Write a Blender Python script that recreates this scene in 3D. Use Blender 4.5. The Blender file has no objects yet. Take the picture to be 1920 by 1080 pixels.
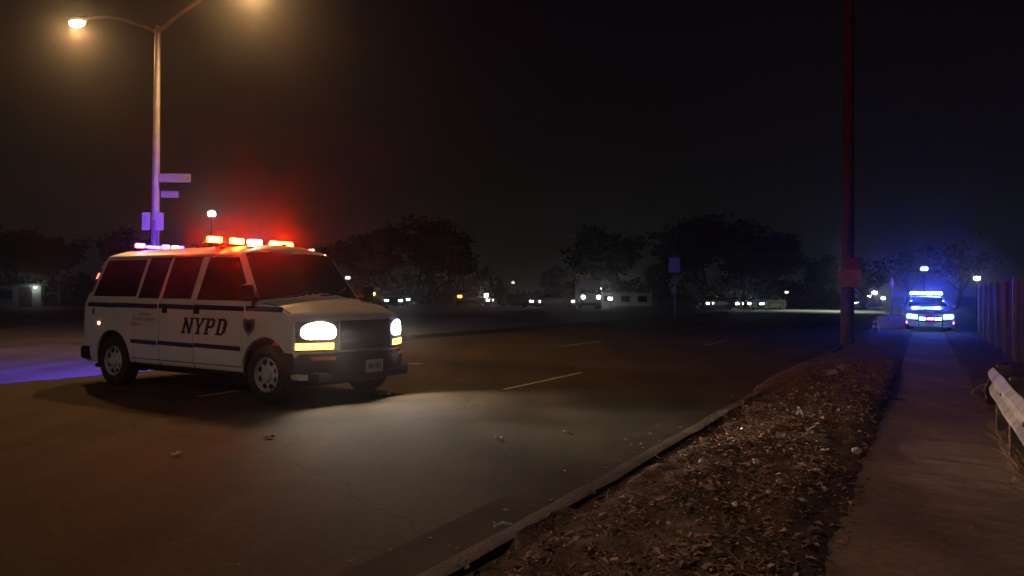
import bpy, bmesh, math, random
from mathutils import Vector, Matrix, noise
random.seed(7)
sc = bpy.context.scene
C = sc.collection
PI = math.pi

# ---------------------------------------------------------------- camera
FPX, CAMH, HORZ, ROLL = 1500.0, 1.45, 549.0, 0.0087
cd = bpy.data.cameras.new('camera'); cam = bpy.data.objects.new('camera', cd); C.objects.link(cam)
cd.sensor_width = 36.0; cd.lens = FPX / 1920 * 36; cd.clip_end = 3000; cd.clip_start = 0.05
_t = math.atan((HORZ - 540) / FPX)
fw = Vector((0, math.cos(_t), math.sin(_t))); up0 = Vector((0, -math.sin(_t), math.cos(_t))); rt0 = Vector((1, 0, 0))
cx = rt0 * math.cos(ROLL) + up0 * math.sin(ROLL); cy = -rt0 * math.sin(ROLL) + up0 * math.cos(ROLL); cz = -fw
cam.matrix_world = Matrix(((cx.x, cy.x, cz.x, 0), (cx.y, cy.y, cz.y, 0), (cx.z, cy.z, cz.z, CAMH), (0, 0, 0, 1)))
sc.camera = cam

# ---------------------------------------------------------------- night sky
w = bpy.data.worlds.new('World'); sc.world = w; w.use_nodes = True
nt = w.node_tree; nt.nodes.clear()
o = nt.nodes.new('ShaderNodeOutputWorld'); bg = nt.nodes.new('ShaderNodeBackground')
tc = nt.nodes.new('ShaderNodeTexCoord'); sx = nt.nodes.new('ShaderNodeSeparateXYZ'); rp = nt.nodes.new('ShaderNodeValToRGB')
nz = nt.nodes.new('ShaderNodeTexNoise'); nz.inputs['Scale'].default_value = 2.2; nz.inputs['Detail'].default_value = 4
mx = nt.nodes.new('ShaderNodeMix'); mx.data_type = 'RGBA'; mx.blend_type = 'MULTIPLY'; mx.inputs['Factor'].default_value = 0.5
r2 = nt.nodes.new('ShaderNodeValToRGB')
nt.links.new(tc.outputs['Generated'], sx.inputs[0]); nt.links.new(sx.outputs['Z'], rp.inputs[0])
nt.links.new(tc.outputs['Generated'], nz.inputs['Vector']); nt.links.new(nz.outputs['Fac'], r2.inputs[0])
nt.links.new(rp.outputs['Color'], mx.inputs['A']); nt.links.new(r2.outputs['Color'], mx.inputs['B'])
nt.links.new(mx.outputs['Result'], bg.inputs['Color']); nt.links.new(bg.outputs[0], o.inputs[0])
e = rp.color_ramp.elements
e[0].position = 0.0; e[0].color = (0.0095, 0.0108, 0.0090, 1)
e[1].position = 0.34; e[1].color = (0.0030, 0.0017, 0.0030, 1)
k = rp.color_ramp.elements.new(0.14); k.color = (0.0045, 0.0042, 0.0043, 1)
r2.color_ramp.elements[0].position = 0.3; r2.color_ramp.elements[0].color = (0.45, 0.45, 0.5, 1)
r2.color_ramp.elements[1].position = 0.7; r2.color_ramp.elements[1].color = (1, 1, 1, 1)
bg.inputs['Strength'].default_value = 1.0

sc.view_settings.view_transform = 'Standard'; sc.view_settings.look = 'None'
sc.view_settings.exposure = 0; sc.view_settings.gamma = 1; sc.view_settings.use_curve_mapping = False
cyc = sc.cycles
cyc.use_denoising = True; cyc.max_bounces = 5; cyc.diffuse_bounces = 2; cyc.glossy_bounces = 3; cyc.volume_bounces = 0
cyc.transmission_bounces = 4; cyc.transparent_max_bounces = 6; cyc.sample_clamp_indirect = 4; cyc.use_light_tree = True
cyc.caustics_reflective = False; cyc.caustics_refractive = False

# light levels (the lamps themselves are made by their builders)
P_STREET, P_NEAR, P_BEAM, P_BLUE = 1850, 2350, 420, 4200
SODIUM = (1.0, 0.53, 0.19)
HAZE = 0.0024

# ---------------------------------------------------------------- road frame: s along the road, t to its right
RA = math.radians(27.4)
def W(s, t, z=0.0): return Vector((math.sin(RA) * s + math.cos(RA) * t, math.cos(RA) * s - math.sin(RA) * t, z))
def at(u, v, d):
    """ground frame point seen at photo pixel u,v at forward distance d"""
    c, s = math.cos(ROLL), math.sin(ROLL); x = u - 960; y = v - 540
    xr = c * x + s * y; yr = -s * x + c * y
    D = rt0 * (xr / FPX) + fw + up0 * (-yr / FPX)
    return Vector((0, 0, CAMH)) + D * (d / D.y)

# ---------------------------------------------------------------- materials
MATS = {}
def mat(name, col, rough=0.6, metal=0.0, var=0.25, scale=6.0, bump=0.0, bscale=60.0, coat=0.0, spec=0.5, col2=None, island=0.0):
    if name in MATS: return MATS[name]
    m = bpy.data.materials.new(name); m.use_nodes = True; n = m.node_tree.nodes; l = m.node_tree.links
    b = n['Principled BSDF']
    b.inputs['Roughness'].default_value = rough; b.inputs['Metallic'].default_value = metal
    b.inputs['Coat Weight'].default_value = coat; b.inputs['Coat Roughness'].default_value = 0.08
    b.inputs['Specular IOR Level'].default_value = spec
    t = n.new('ShaderNodeTexCoord'); z = n.new('ShaderNodeTexNoise'); z.inputs['Scale'].default_value = scale; z.inputs['Detail'].default_value = 6
    r = n.new('ShaderNodeValToRGB'); l.new(t.outputs['Object'], z.inputs['Vector'])
    c2 = col2 or tuple(c * (1 - var) for c in col)
    r.color_ramp.elements[0].position = 0.33; r.color_ramp.elements[0].color = (*c2, 1)
    r.color_ramp.elements[1].position = 0.67; r.color_ramp.elements[1].color = (*(min(1, c * (1 + var * 0.3)) for c in col), 1)
    l.new(z.outputs['Fac'], r.inputs[0]); src = r.outputs['Color']
    if island:
        g = n.new('ShaderNodeNewGeometry'); hs = n.new('ShaderNodeHueSaturation')
        mr = n.new('ShaderNodeMapRange'); mr.inputs['To Min'].default_value = 1 - island; mr.inputs['To Max'].default_value = 1 + island
        l.new(g.outputs['Random Per Island'], mr.inputs['Value']); l.new(mr.outputs[0], hs.inputs['Value']); l.new(src, hs.inputs['Color']); src = hs.outputs['Color']
    l.new(src, b.inputs['Base Color'])
    if bump:
        z2 = n.new('ShaderNodeTexNoise'); z2.inputs['Scale'].default_value = bscale; z2.inputs['Detail'].default_value = 3
        bp = n.new('ShaderNodeBump'); bp.inputs['Strength'].default_value = bump; bp.inputs['Distance'].default_value = 0.02
        l.new(t.outputs['Object'], z2.inputs['Vector']); l.new(z2.outputs['Fac'], bp.inputs['Height']); l.new(bp.outputs[0], b.inputs['Normal'])
    MATS[name] = m; return m

def emit(name, col, strength):
    if name in MATS: return MATS[name]
    m = bpy.data.materials.new(name); m.use_nodes = True; n = m.node_tree.nodes; l = m.node_tree.links
    b = n['Principled BSDF']; b.inputs['Base Color'].default_value = (0.6, 0.6, 0.6, 1); b.inputs['Roughness'].default_value = 0.25
    b.inputs['Emission Color'].default_value = (*col, 1)
    z = n.new('ShaderNodeTexNoise'); z.inputs['Scale'].default_value = 14; mr = n.new('ShaderNodeMapRange')
    t = n.new('ShaderNodeTexCoord'); l.new(t.outputs['Object'], z.inputs['Vector'])
    mr.inputs['To Min'].default_value = strength * 0.8; mr.inputs['To Max'].default_value = strength * 1.2
    l.new(z.outputs['Fac'], mr.inputs['Value']); l.new(mr.outputs[0], b.inputs['Emission Strength'])
    MATS[name] = m; return m

def asphalt(name, base, crack=True):
    m = bpy.data.materials.new(name); m.use_nodes = True; n = m.node_tree.nodes; l = m.node_tree.links
    b = n['Principled BSDF']; b.inputs['Roughness'].default_value = 0.85; b.inputs['Specular IOR Level'].default_value = 0.12
    t = n.new('ShaderNodeTexCoord'); P = t.outputs['Object']
    big = n.new('ShaderNodeTexNoise'); big.inputs['Scale'].default_value = 0.35; big.inputs['Detail'].default_value = 7; big.inputs['Roughness'].default_value = 0.62; l.new(P, big.inputs['Vector'])
    # wear streaks drawn out along the traffic direction
    mp = n.new('ShaderNodeMapping'); mp.inputs['Rotation'].default_value = (0, 0, RA); mp.inputs['Scale'].default_value = (1.3, 0.10, 1); l.new(P, mp.inputs['Vector'])
    st = n.new('ShaderNodeTexNoise'); st.inputs['Scale'].default_value = 1.0; st.inputs['Detail'].default_value = 5; l.new(mp.outputs[0], st.inputs['Vector'])
    r1 = n.new('ShaderNodeValToRGB'); r1.color_ramp.elements[0].position = .3; r1.color_ramp.elements[1].position = .72
    r1.color_ramp.elements[0].color = (base[0] * .58, base[1] * .60, base[2] * .52, 1); r1.color_ramp.elements[1].color = (base[0] * 1.38, base[1] * 1.32, base[2] * 1.30, 1)
    l.new(big.outputs['Fac'], r1.inputs[0])
    r3 = n.new('ShaderNodeValToRGB'); r3.color_ramp.elements[0].position = .35; r3.color_ramp.elements[1].position = .65
    r3.color_ramp.elements[0].color = (.72, .72, .72, 1); r3.color_ramp.elements[1].color = (1.1, 1.08, 1.05, 1); l.new(st.outputs['Fac'], r3.inputs[0])
    m1 = n.new('ShaderNodeMix'); m1.data_type = 'RGBA'; m1.blend_type = 'MULTIPLY'; m1.inputs['Factor'].default_value = 1
    l.new(r1.outputs['Color'], m1.inputs['A']); l.new(r3.outputs['Color'], m1.inputs['B'])
    gr = n.new('ShaderNodeTexNoise'); gr.inputs['Scale'].default_value = 16; gr.inputs['Detail'].default_value = 8; gr.inputs['Roughness'].default_value = .75; l.new(P, gr.inputs['Vector'])
    r4 = n.new('ShaderNodeValToRGB'); r4.color_ramp.elements[0].position = .3; r4.color_ramp.elements[1].position = .75
    r4.color_ramp.elements[0].color = (.6, .6, .6, 1); r4.color_ramp.elements[1].color = (1.35, 1.35, 1.3, 1); l.new(gr.outputs['Fac'], r4.inputs[0])
    m2 = n.new('ShaderNodeMix'); m2.data_type = 'RGBA'; m2.blend_type = 'MULTIPLY'; m2.inputs['Factor'].default_value = 1
    l.new(m1.outputs['Result'], m2.inputs['A']); l.new(r4.outputs['Color'], m2.inputs['B']); out = m2.outputs['Result']
    if crack:
        wv = n.new('ShaderNodeTexNoise'); wv.inputs['Scale'].default_value = 1.4; wv.inputs['Detail'].default_value = 5; l.new(P, wv.inputs['Vector'])
        ad = n.new('ShaderNodeVectorMath'); ad.operation = 'MULTIPLY_ADD'; ad.inputs[1].default_value = (.9, .9, .9); l.new(wv.outputs['Color'], ad.inputs[0]); l.new(P, ad.inputs[2])
        vo = n.new('ShaderNodeTexVoronoi'); vo.feature = 'DISTANCE_TO_EDGE'; vo.inputs['Scale'].default_value = 0.17; l.new(ad.outputs[0], vo.inputs['Vector'])
        lt = n.new('ShaderNodeMapRange'); lt.inputs['From Min'].default_value = 0.0008; lt.inputs['From Max'].default_value = 0.004; lt.inputs['To Min'].default_value = 0.62; lt.inputs['To Max'].default_value = 1
        l.new(vo.outputs['Distance'], lt.inputs['Value'])
        m3 = n.new('ShaderNodeMix'); m3.data_type = 'RGBA'; m3.blend_type = 'MULTIPLY'; m3.inputs['Factor'].default_value = 1
        l.new(out, m3.inputs['A']); l.new(lt.outputs[0], m3.inputs['B']); out = m3.outputs['Result']
    l.new(out, b.inputs['Base Color'])
    bp = n.new('ShaderNodeBump'); bp.inputs['Strength'].default_value = 0.5; bp.inputs['Distance'].default_value = 0.01
    l.new(gr.outputs['Fac'], bp.inputs['Height']); l.new(bp.outputs[0], b.inputs['Normal'])
    MATS[name] = m; return m

A_ROAD = asphalt('asphalt_road', (0.066, 0.053, 0.038))
A_SIDE = asphalt('asphalt_cross', (0.060, 0.057, 0.054))
A_PATH = asphalt('path_concrete', (0.29, 0.21, 0.175), crack=True)
A_FAR = asphalt('far_concrete', (0.22, 0.22, 0.20), crack=False)
M_GRASS = mat('dark_grass', (0.030, 0.034, 0.018), .95, var=.5, scale=.6, bump=.8, bscale=9)
M_DIRT = mat('bare_dirt', (0.135, 0.075, 0.052), .95, var=.55, scale=5, bump=1.0, bscale=30)
M_KERB = mat('kerb_concrete', (0.085, 0.064, 0.048), .85, col2=(.035, .024, .017), scale=2.6, bump=.6, bscale=40, spec=.1)
M_GUTTER = mat('gutter_concrete', (0.068, 0.053, 0.039), .92, var=.4, scale=1.6, bump=.15, bscale=40, spec=.08)
M_PAINT = mat('road_paint', (0.42, 0.40, 0.34), .8, var=.75, scale=9)
M_LEAF = mat('dead_leaf', (0.35, 0.20, 0.13), .8, var=.55, scale=7, island=.75)
M_STRAW = mat('dry_straw', (0.30, 0.20, 0.095), .85, var=.4, scale=9, island=.45)
M_STEEL = mat('galvanised_steel', (0.50, 0.48, 0.45), .5, .45, col2=(.26, .20, .16), scale=4, bump=.12, bscale=25)
M_RUST = mat('rusty_steel', (0.22, 0.15, 0.12), .7, .4, var=.5, scale=8)
M_POLE = mat('painted_pole', (0.34, 0.33, 0.32), .5, .2, var=.25, scale=3)
M_WOOD = mat('creosote_wood', (0.125, 0.105, 0.080), .85, var=.5, scale=9, bump=.5, bscale=20)
M_WHITE = mat('white_van_paint', (0.70, 0.69, 0.67), .32, var=.10, scale=2.2, coat=.35)
M_NAVY = mat('navy_vinyl', (0.018, 0.022, 0.10), .4, var=.15)
M_LETTER = mat('navy_lettering', (0.012, 0.013, 0.050), .45, var=.15)
M_GREYV = mat('grey_vinyl', (0.13, 0.13, 0.14), .5, var=.2)
M_GLASS = mat('dark_tinted_glass', (0.0025, 0.0022, 0.0025), .05, var=.2, spec=.6)
M_BLACK = mat('black_plastic', (0.014, 0.014, 0.015), .6, var=.3, spec=.2)
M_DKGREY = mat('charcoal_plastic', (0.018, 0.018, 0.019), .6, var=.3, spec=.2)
M_RUBBER = mat('tyre_rubber', (0.018, 0.017, 0.016), .85, var=.3, scale=12, bump=.3, bscale=40)
M_RIM = mat('silver_rim', (0.58, 0.57, 0.55), .45, .25, var=.2)
M_CHROME = mat('lamp_chrome', (0.6, 0.6, 0.6), .2, 1.0, var=.1)
M_PLATE = mat('licence_plate_white', (0.30, 0.29, 0.27), .5, var=.1)
M_SIGN = mat('pale_sign_face', (0.72, 0.66, 0.62), .5, var=.2)
M_SIGNW = mat('white_sign_face', (0.38, 0.37, 0.42), .5, var=.15)
M_SIGNT = mat('tan_board', (0.68, 0.52, 0.36), .6, var=.25)
M_SIGNR = mat('red_sign_face', (0.50, 0.05, 0.03), .5, var=.2)
M_GREENS = mat('green_sign_face', (0.22, 0.25, 0.25), .45, var=.15)
M_PAPER = mat('dirty_paper', (0.50, 0.45, 0.40), .8, var=.4, scale=20)
M_PLASTW = mat('white_plastic', (0.70, 0.68, 0.66), .35, var=.15)
M_CARD = mat('brown_card', (0.34, 0.22, 0.13), .8, var=.35, scale=14)
M_BLUE = mat('blue_plastic_and_blue_light', (0.05, 0.07, 0.40), .4, var=.2)
M_BARK = mat('bark', (0.05, 0.038, 0.030), .9, var=.4)
M_CROWN = mat('dark_foliage', (0.040, 0.042, 0.026), .8, var=.4, scale=1.0, island=.6)
M_FENCE = mat('weathered_fence', (0.085, 0.060, 0.042), .7, .2, var=.35, scale=2)
M_CONC = mat('barrier_concrete', (0.70, 0.62, 0.60), .8, var=.25, scale=4, bump=.3)
M_WALL = mat('pale_wall', (0.17, 0.18, 0.16), .8, var=.2)
M_ROOF = mat('dark_roof', (0.05, 0.05, 0.05), .8)
M_CARD2 = mat('car_paint_dark', (0.030, 0.030, 0.035), .3, coat=.5)
M_CARW = mat('car_paint_white', (0.62, 0.62, 0.63), .3, coat=.5, var=.1)
M_CARS = mat('car_paint_silver', (0.25, 0.25, 0.26), .3, .3, coat=.4, var=.1)
M_ORANGE = mat('cone_orange', (0.55, 0.12, 0.03), .5)
M_REFL = mat('reflective_band', (0.75, 0.75, 0.80), .3)

E_SOD = emit('sodium_lens', (1.0, .66, .30), 60)
E_HEAD = emit('headlight_lens', (1.0, .94, .86), 22)
E_TURN = emit('amber_lens', (1.0, .46, .06), 7)
E_TAIL = emit('tail_lens', (1.0, .26, .10), 2.2)
E_RED = emit('red_strobe', (1.0, .016, .0007), 1350)
E_REDW = emit('pink_white_strobe', (1.0, .16, .20), 160)
E_BLUE = emit('blue_strobe', (.022, .020, 1.0), 40)
E_PINK = emit('pink_strobe', (1.0, .14, .85), 8)
E_CYAN = emit('cyan_strobe', (.16, .40, 1.0), 60)
E_BLUEHOT = emit('deep_blue_strobe', (.035, .06, 1.0), 700)
E_WARMW = emit('warm_strobe', (1.0, .60, .30), 7)
E_FARW = emit('far_white_lamp', (.93, .97, 1.0), 32)
E_FARB = emit('far_blue_headlight', (.70, .84, 1.0), 32)
E_FARH = emit('far_headlight', (1.0, .97, .93), 32)
E_FARY = emit('far_amber_lamp', (1.0, .55, .14), 14)
E_FARO = emit('far_orange_lamp', (1.0, .30, .05), 6)
E_FARD = emit('far_dim_lamp', (.8, .85, .85), 2.5)

# ---------------------------------------------------------------- mesh helpers
def obj(name, verts, faces, m, parent=None, smooth=None):
    me = bpy.data.meshes.new(name); me.from_pydata([tuple(v) for v in verts], [], faces)
    bm = bmesh.new(); bm.from_mesh(me); bmesh.ops.recalc_face_normals(bm, faces=bm.faces); bm.to_mesh(me); bm.free()
    me.materials.append(m)
    if smooth is not None:
        me.shade_smooth(); me.set_sharp_from_angle(angle=math.radians(smooth))
    ob = bpy.data.objects.new(name, me); C.objects.link(ob); ob.parent = parent
    return ob
def link(name, me, parent=None, loc=None):
    ob = bpy.data.objects.new(name, me); C.objects.link(ob); ob.parent = parent
    if loc: ob.location = loc
    return ob
def tag(ob, label, cat, group=None):
    ob['label'] = label; ob['category'] = cat
    if group: ob['group'] = group
    return ob
def thing(name, loc, rz, label, cat, group=None):
    ob = bpy.data.objects.new(name, None); C.objects.link(ob); ob.location = loc; ob.rotation_euler = (0, 0, rz); ob.empty_display_size = .2
    return tag(ob, label, cat, group)
def struct(ob): ob['kind'] = 'structure'; return ob
def stuff(ob): ob['kind'] = 'stuff'; return ob

class MB:
    def __init__(s): s.v = []; s.f = []
    def add(s, v, f):
        n = len(s.v); s.v += [Vector(p) for p in v]; s.f += [tuple(i + n for i in q) for q in f]; return s
    def box(s, c, d, rot=None):
        x, y, z = (q / 2 for q in d); M = rot or Matrix.Identity(3); c = Vector(c)
        v = [c + M @ Vector((a * x, b * y, g * z)) for a in (-1, 1) for b in (-1, 1) for g in (-1, 1)]
        return s.add(v, [(0, 1, 3, 2), (4, 6, 7, 5), (0, 4, 5, 1), (2, 3, 7, 6), (0, 2, 6, 4), (1, 5, 7, 3)])
    def bbox(s, c, d, b=.02):
        """box with chamfered edges"""
        bm = bmesh.new(); bmesh.ops.create_cube(bm, size=1)
        for q in bm.verts: q.co = Vector(c) + Vector((q.co.x * d[0], q.co.y * d[1], q.co.z * d[2]))
        bmesh.ops.bevel(bm, geom=list(bm.edges), offset=b, segments=2, affect='EDGES', profile=.5)
        bm.verts.index_update(); s.add([q.co.copy() for q in bm.verts], [tuple(p.index for p in f.verts) for f in bm.faces]); bm.free(); return s
    def tube(s, pts, r, n=8, cap=True):
        pts = [Vector(p) for p in pts]; rs = r if isinstance(r, (list, tuple)) else [r] * len(pts)
        v = []; f = []; ref = None
        for i, p in enumerate(pts):
            d = (pts[min(i + 1, len(pts) - 1)] - pts[max(i - 1, 0)]).normalized()
            if ref is None: ref = Vector((1, 0, 0)) if abs(d.x) < .9 else Vector((0, 1, 0))
            a = d.cross(ref).normalized(); b = d.cross(a); ref = b.cross(d) if False else ref
            v += [p + (a * math.cos(2 * PI * k / n) + b * math.sin(2 * PI * k / n)) * rs[i] for k in range(n)]
        for i in range(len(pts) - 1):
            f += [(i * n + k, i * n + (k + 1) % n, (i + 1) * n + (k + 1) % n, (i + 1) * n + k) for k in range(n)]
        if cap: f += [tuple(range(n))[::-1], tuple(range((len(pts) - 1) * n, len(pts) * n))]
        return s.add(v, f)
    def lathe(s, prof, axis='y', n=28, c=(0, 0, 0), closed=False, cap=True):
        """prof: (radius, along) pairs"""
        v = []; f = []; c = Vector(c)
        for r, a in prof:
            for k in range(n):
                q = 2 * PI * k / n; p, h = r * math.cos(q), r * math.sin(q)
                v.append(c + (Vector((p, a, h)) if axis == 'y' else Vector((p, h, a)) if axis == 'z' else Vector((a, p, h))))
        m = len(prof)
        for i in range(m if closed else m - 1):
            j = (i + 1) % m
            f += [(i * n + k, i * n + (k + 1) % n, j * n + (k + 1) % n, j * n + k) for k in range(n)]
        if not closed: f += ([tuple(range(n))] if cap else []) + [tuple(range((m - 1) * n, m * n))]
        return s.add(v, f)
    def build(s, name, m, parent=None, smooth=None): return obj(name, s.v, s.f, m, parent, smooth)

def grid(fn, nu, nv):
    v = [fn(i / nu, j / nv) for i in range(nu + 1) for j in range(nv + 1)]
    f = [(i * (nv + 1) + j, (i + 1) * (nv + 1) + j, (i + 1) * (nv + 1) + j + 1, i * (nv + 1) + j + 1) for i in range(nu) for j in range(nv)]
    return v, f
def patch(mb, fn, q, nu=6, nv=4, lift=.006, depth=.02):
    """a thin plate on the surface fn(a,b), inside the quad q of (a,b) corners (counter-clockwise), with real thickness"""
    def P(i, j):
        u, v = i / nu, j / nv
        a = (q[0][0] * (1 - u) + q[1][0] * u) * (1 - v) + (q[3][0] * (1 - u) + q[2][0] * u) * v
        b = (q[0][1] * (1 - u) + q[1][1] * u) * (1 - v) + (q[3][1] * (1 - u) + q[2][1] * u) * v
        p = fn(a, b); h = 1e-3
        n = (fn(a + h, b) - p).cross(fn(a, b + h) - p)
        n = n.normalized() if n.length > 1e-12 else Vector((0, 0, 1))
        return p, n
    top = []; bot = []
    for i in range(nu + 1):
        for j in range(nv + 1):
            p, n = P(i, j)
            if fn.flip: n = -n
            top.append(p + n * lift); bot.append(p - n * (depth - lift))
    N = len(top); I = lambda i, j: i * (nv + 1) + j
    f = [(I(i, j), I(i + 1, j), I(i + 1, j + 1), I(i, j + 1)) for i in range(nu) for j in range(nv)]
    f += [(N + I(i, j + 1), N + I(i + 1, j + 1), N + I(i + 1, j), N + I(i, j)) for i in range(nu) for j in range(nv)]
    ring = [I(i, 0) for i in range(nu)] + [I(nu, j) for j in range(nv)] + [I(i, nv) for i in range(nu, 0, -1)] + [I(0, j) for j in range(nv, 0, -1)]
    for a, b in zip(ring, ring[1:] + ring[:1]): f.append((a, N + a, N + b, b))
    return mb.add(top + bot, f)
class Surf:
    def __init__(s, f, flip=False): s.f = f; s.flip = flip
    def __call__(s, a, b): return s.f(a, b)
def lerp(tab, x):
    if x <= tab[0][0]: return tab[0][1]
    for (a, p), (b, q) in zip(tab, tab[1:]):
        if x <= b: return p + (q - p) * (x - a) / (b - a)
    return tab[-1][1]
def sm(x): x = max(0, min(1, x)); return x * x * (3 - 2 * x)
def light(name, kind, parent, loc, power, col, **kw):
    d = bpy.data.lights.new(name, kind); d.energy = power; d.color = col
    for a, b in kw.items(): setattr(d, a, b)
    ob = bpy.data.objects.new(name, d); C.objects.link(ob); ob.parent = parent; ob.location = loc
    return ob
def aim(ob, d): ob.rotation_euler = Vector(d).to_track_quat('-Z', 'Y').to_euler()
def fbm(x, y, z=0, o=4): return noise.fractal(Vector((x, y, z)), 1.0, 2.0, o)

# ================================================================ SETTING
def sheet(name, pts, z, m):
    return struct(obj(name, [(p.x, p.y, z) for p in pts], [tuple(range(len(pts)))], m))
sheet('ground', [Vector(p) for p in ((-900, -60, 0), (900, -60, 0), (900, 1500, 0), (-900, 1500, 0))], -.03, M_GRASS)
sheet('road', [W(-45, -13.9), W(-45, -2.6), W(66, -2.6), W(66, -13.9)], 0.0, A_ROAD)
# cross street running off to the left, through the gap in the median
sheet('cross_street', [Vector((-95, 2, 0)), W(-22, -13.9), W(13.0, -13.9), W(14.5, -15.5), W(17, -30), Vector((-24, 57, 0)), Vector((-95, 57, 0))], 0.0, A_SIDE)
# far road across the end of the view, partly lit concrete to the right
sheet('far_road', [Vector((-70, 72, 0)), Vector((70, 72, 0)), Vector((90, 92, 0)), Vector((-70, 92, 0))], 0.004, A_SIDE)
sheet('concrete_ramp', [at(1330, 585, 72).to_2d().to_3d(), at(1450, 592, 62).to_2d().to_3d(), at(1660, 594, 60).to_2d().to_3d(), at(1660, 575, 84).to_2d().to_3d(), at(1480, 577, 84).to_2d().to_3d()], 0.010, A_FAR)
# pavement path by the camera
sheet('path', [W(-12, -.5), W(-12, .85), W(75, .85), W(75, -.5)], 0.02, A_PATH)
# gutter strip and kerb
sheet('gutter', [W(-12, -2.66), W(-12, -2.12), W(66, -2.12), W(66, -2.66)], 0.004, M_GUTTER)
kb = MB(); prev = None
N = 220
rows = []
for i in range(N + 1):
    s = -8 + 74 * (i / N) ** 1.4
    j1 = .012 * fbm(s * 2.1, 0) ; j2 = .018 * fbm(s * 1.7, 5); h = .115 + .012 * fbm(s * .8, 9)
    rows.append([W(s, -2.15 + j1, -.02), W(s, -2.135 + j1, h - .02), W(s, -2.115 + j1, h), W(s, -1.98 + j2, h + .004), W(s, -1.965 + j2, -.02)])
v = [p for r in rows for p in r]; f = [(i * 5 + k, i * 5 + k + 1, i * 5 + 6 + k, i * 5 + 5 + k) for i in range(N) for k in range(4)]
struct(obj('kerb', v, f, M_KERB, smooth=50))
# verge: rough dirt bank between kerb and path
def verge_z(s, t):
    a = min(1, max(0, (t + 2.06) / .30)); b = min(1, max(0, (-.47 - t) / .30))
    e = min(a, b); mound = sm(e)
    z = .055 + .085 * mound * (.62 + .55 * fbm(s * .55, t * .9, 3)) + .045 * fbm(s * 2.6, t * 2.6, 1) * (0.3 + .7 * mound) + .022 * fbm(s * 9, t * 9, 2)
    spill = math.exp(-((s - 14.5) / 3.6) ** 2) * .10
    z += spill * (1 - mound)
    return max(.0, z) if t < -.55 else max(.0, z) * max(.15, (-.40 - t) / .15)
vs = [];
NS, NT = 420, 30
for i in range(NS + 1):
    s = -5 + 72 * (i / NS) ** 1.9
    spill = min(1, math.exp(-((s - 14.5) / 3.2) ** 2) + .9 * max(0, fbm(s * .8, 77) - .12))
    t0 = -1.972 - .45 * spill - .03 * fbm(s * 1.8, 11) ; t1 = -.44 + .10 * fbm(s * 1.1, 17) + .04 * fbm(s * 5, 3)
    for j in range(NT + 1):
        t = t0 + (t1 - t0) * j / NT
        z = verge_z(s, t if j else t0) if 0 < j < NT else (.085 if j == 0 and spill < .3 else .005)
        if t < -1.96 and 0 < j: z = .13 + .02 * fbm(s * 4, t * 4) if t > -2.16 else .03 + .10 * (t + 2.4) / .25
        vs.append(W(s, t, z))
fs = [(i * (NT + 1) + j, (i + 1) * (NT + 1) + j, (i + 1) * (NT + 1) + j + 1, i * (NT + 1) + j + 1) for i in range(NS) for j in range(NT)]
struct(obj('verge', vs, fs, M_DIRT, smooth=60))
# strip of rough ground on the right of the path, under guardrail and fence
vs = []; NS2, NT2 = 160, 22
for i in range(NS2 + 1):
    s = -5 + 75 * (i / NS2) ** 1.7
    for j in range(NT2 + 1):
        t = .62 + .14 * fbm(s * 1.3, 31) * (j < 3) + (6.0) * (j / NT2) ** 1.6
        z = .012 if j == 0 else .05 + .05 * fbm(s * 1.5, t * 1.5, 6) + .02 * fbm(s * 7, t * 7, 8)
        vs.append(W(s, t, max(.0, z)))
fs = [(i * (NT2 + 1) + j, (i + 1) * (NT2 + 1) + j, (i + 1) * (NT2 + 1) + j + 1, i * (NT2 + 1) + j + 1) for i in range(NS2) for j in range(NT2)]
struct(obj('roadside_bank', vs, fs, M_DIRT, smooth=60))
# median island with kerb and dark grass
def median(s):
    return (-13.9, -27.0)
mo = []
for s, t in ((13.2, -16.5), (13.4, -15.2), (14.2, -14.2), (15.5, -13.9), (30, -13.9), (64, -13.9), (64, -27), (22, -27), (17.0, -24.5), (14.6, -20)): mo.append(W(s, t))
n = len(mo); ctr = sum(mo, Vector()) / n
v = [Vector((p.x, p.y, -.02)) for p in mo] + [Vector((p.x, p.y, .13)) for p in mo] + [Vector(((p + (ctr - p).normalized() * .16).x, (p + (ctr - p).normalized() * .16).y, .135)) for p in mo]
f = [(i, (i + 1) % n, n + (i + 1) % n, n + i) for i in range(n)] + [(n + i, n + (i + 1) % n, 2 * n + (i + 1) % n, 2 * n + i) for i in range(n)]
struct(obj('median_kerb', v, f, M_KERB))
sheet('median_grass', [p + (ctr - p).normalized() * .15 for p in mo], .131, M_GRASS)
# lane paint
def dash(s0, s1, t, wd=.10):
    mb = MB(); k = 6
    for i in range(k):
        a = s0 + (s1 - s0) * i / k; b = s0 + (s1 - s0) * (i + 1) / k
        e0 = .012 * fbm(a * 3, t); e1 = .012 * fbm(b * 3, t)
        mb.add([W(a, t - wd / 2 + e0, .004), W(a, t + wd / 2 + e0, .004), W(b, t + wd / 2 + e1, .004), W(b, t - wd / 2 + e1, .004)], [(0, 1, 2, 3)])
    return struct(mb.build('lane_marking', M_PAINT))
for s in (-1.6, 10.6, 22.8, 35, 47.2): dash(s, s + 3.0, -5.6)
for s in (-4.5, 7.7, 19.9, 32.1, 44.3): dash(s, s + 3.0, -8.8)
sheet('lane_marking', [at(766, 684, 16).to_2d().to_3d(), at(792, 683, 16.05).to_2d().to_3d(), at(792, 681, 16.22).to_2d().to_3d(), at(766, 682, 16.2).to_2d().to_3d()], .005, M_PAINT)
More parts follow.
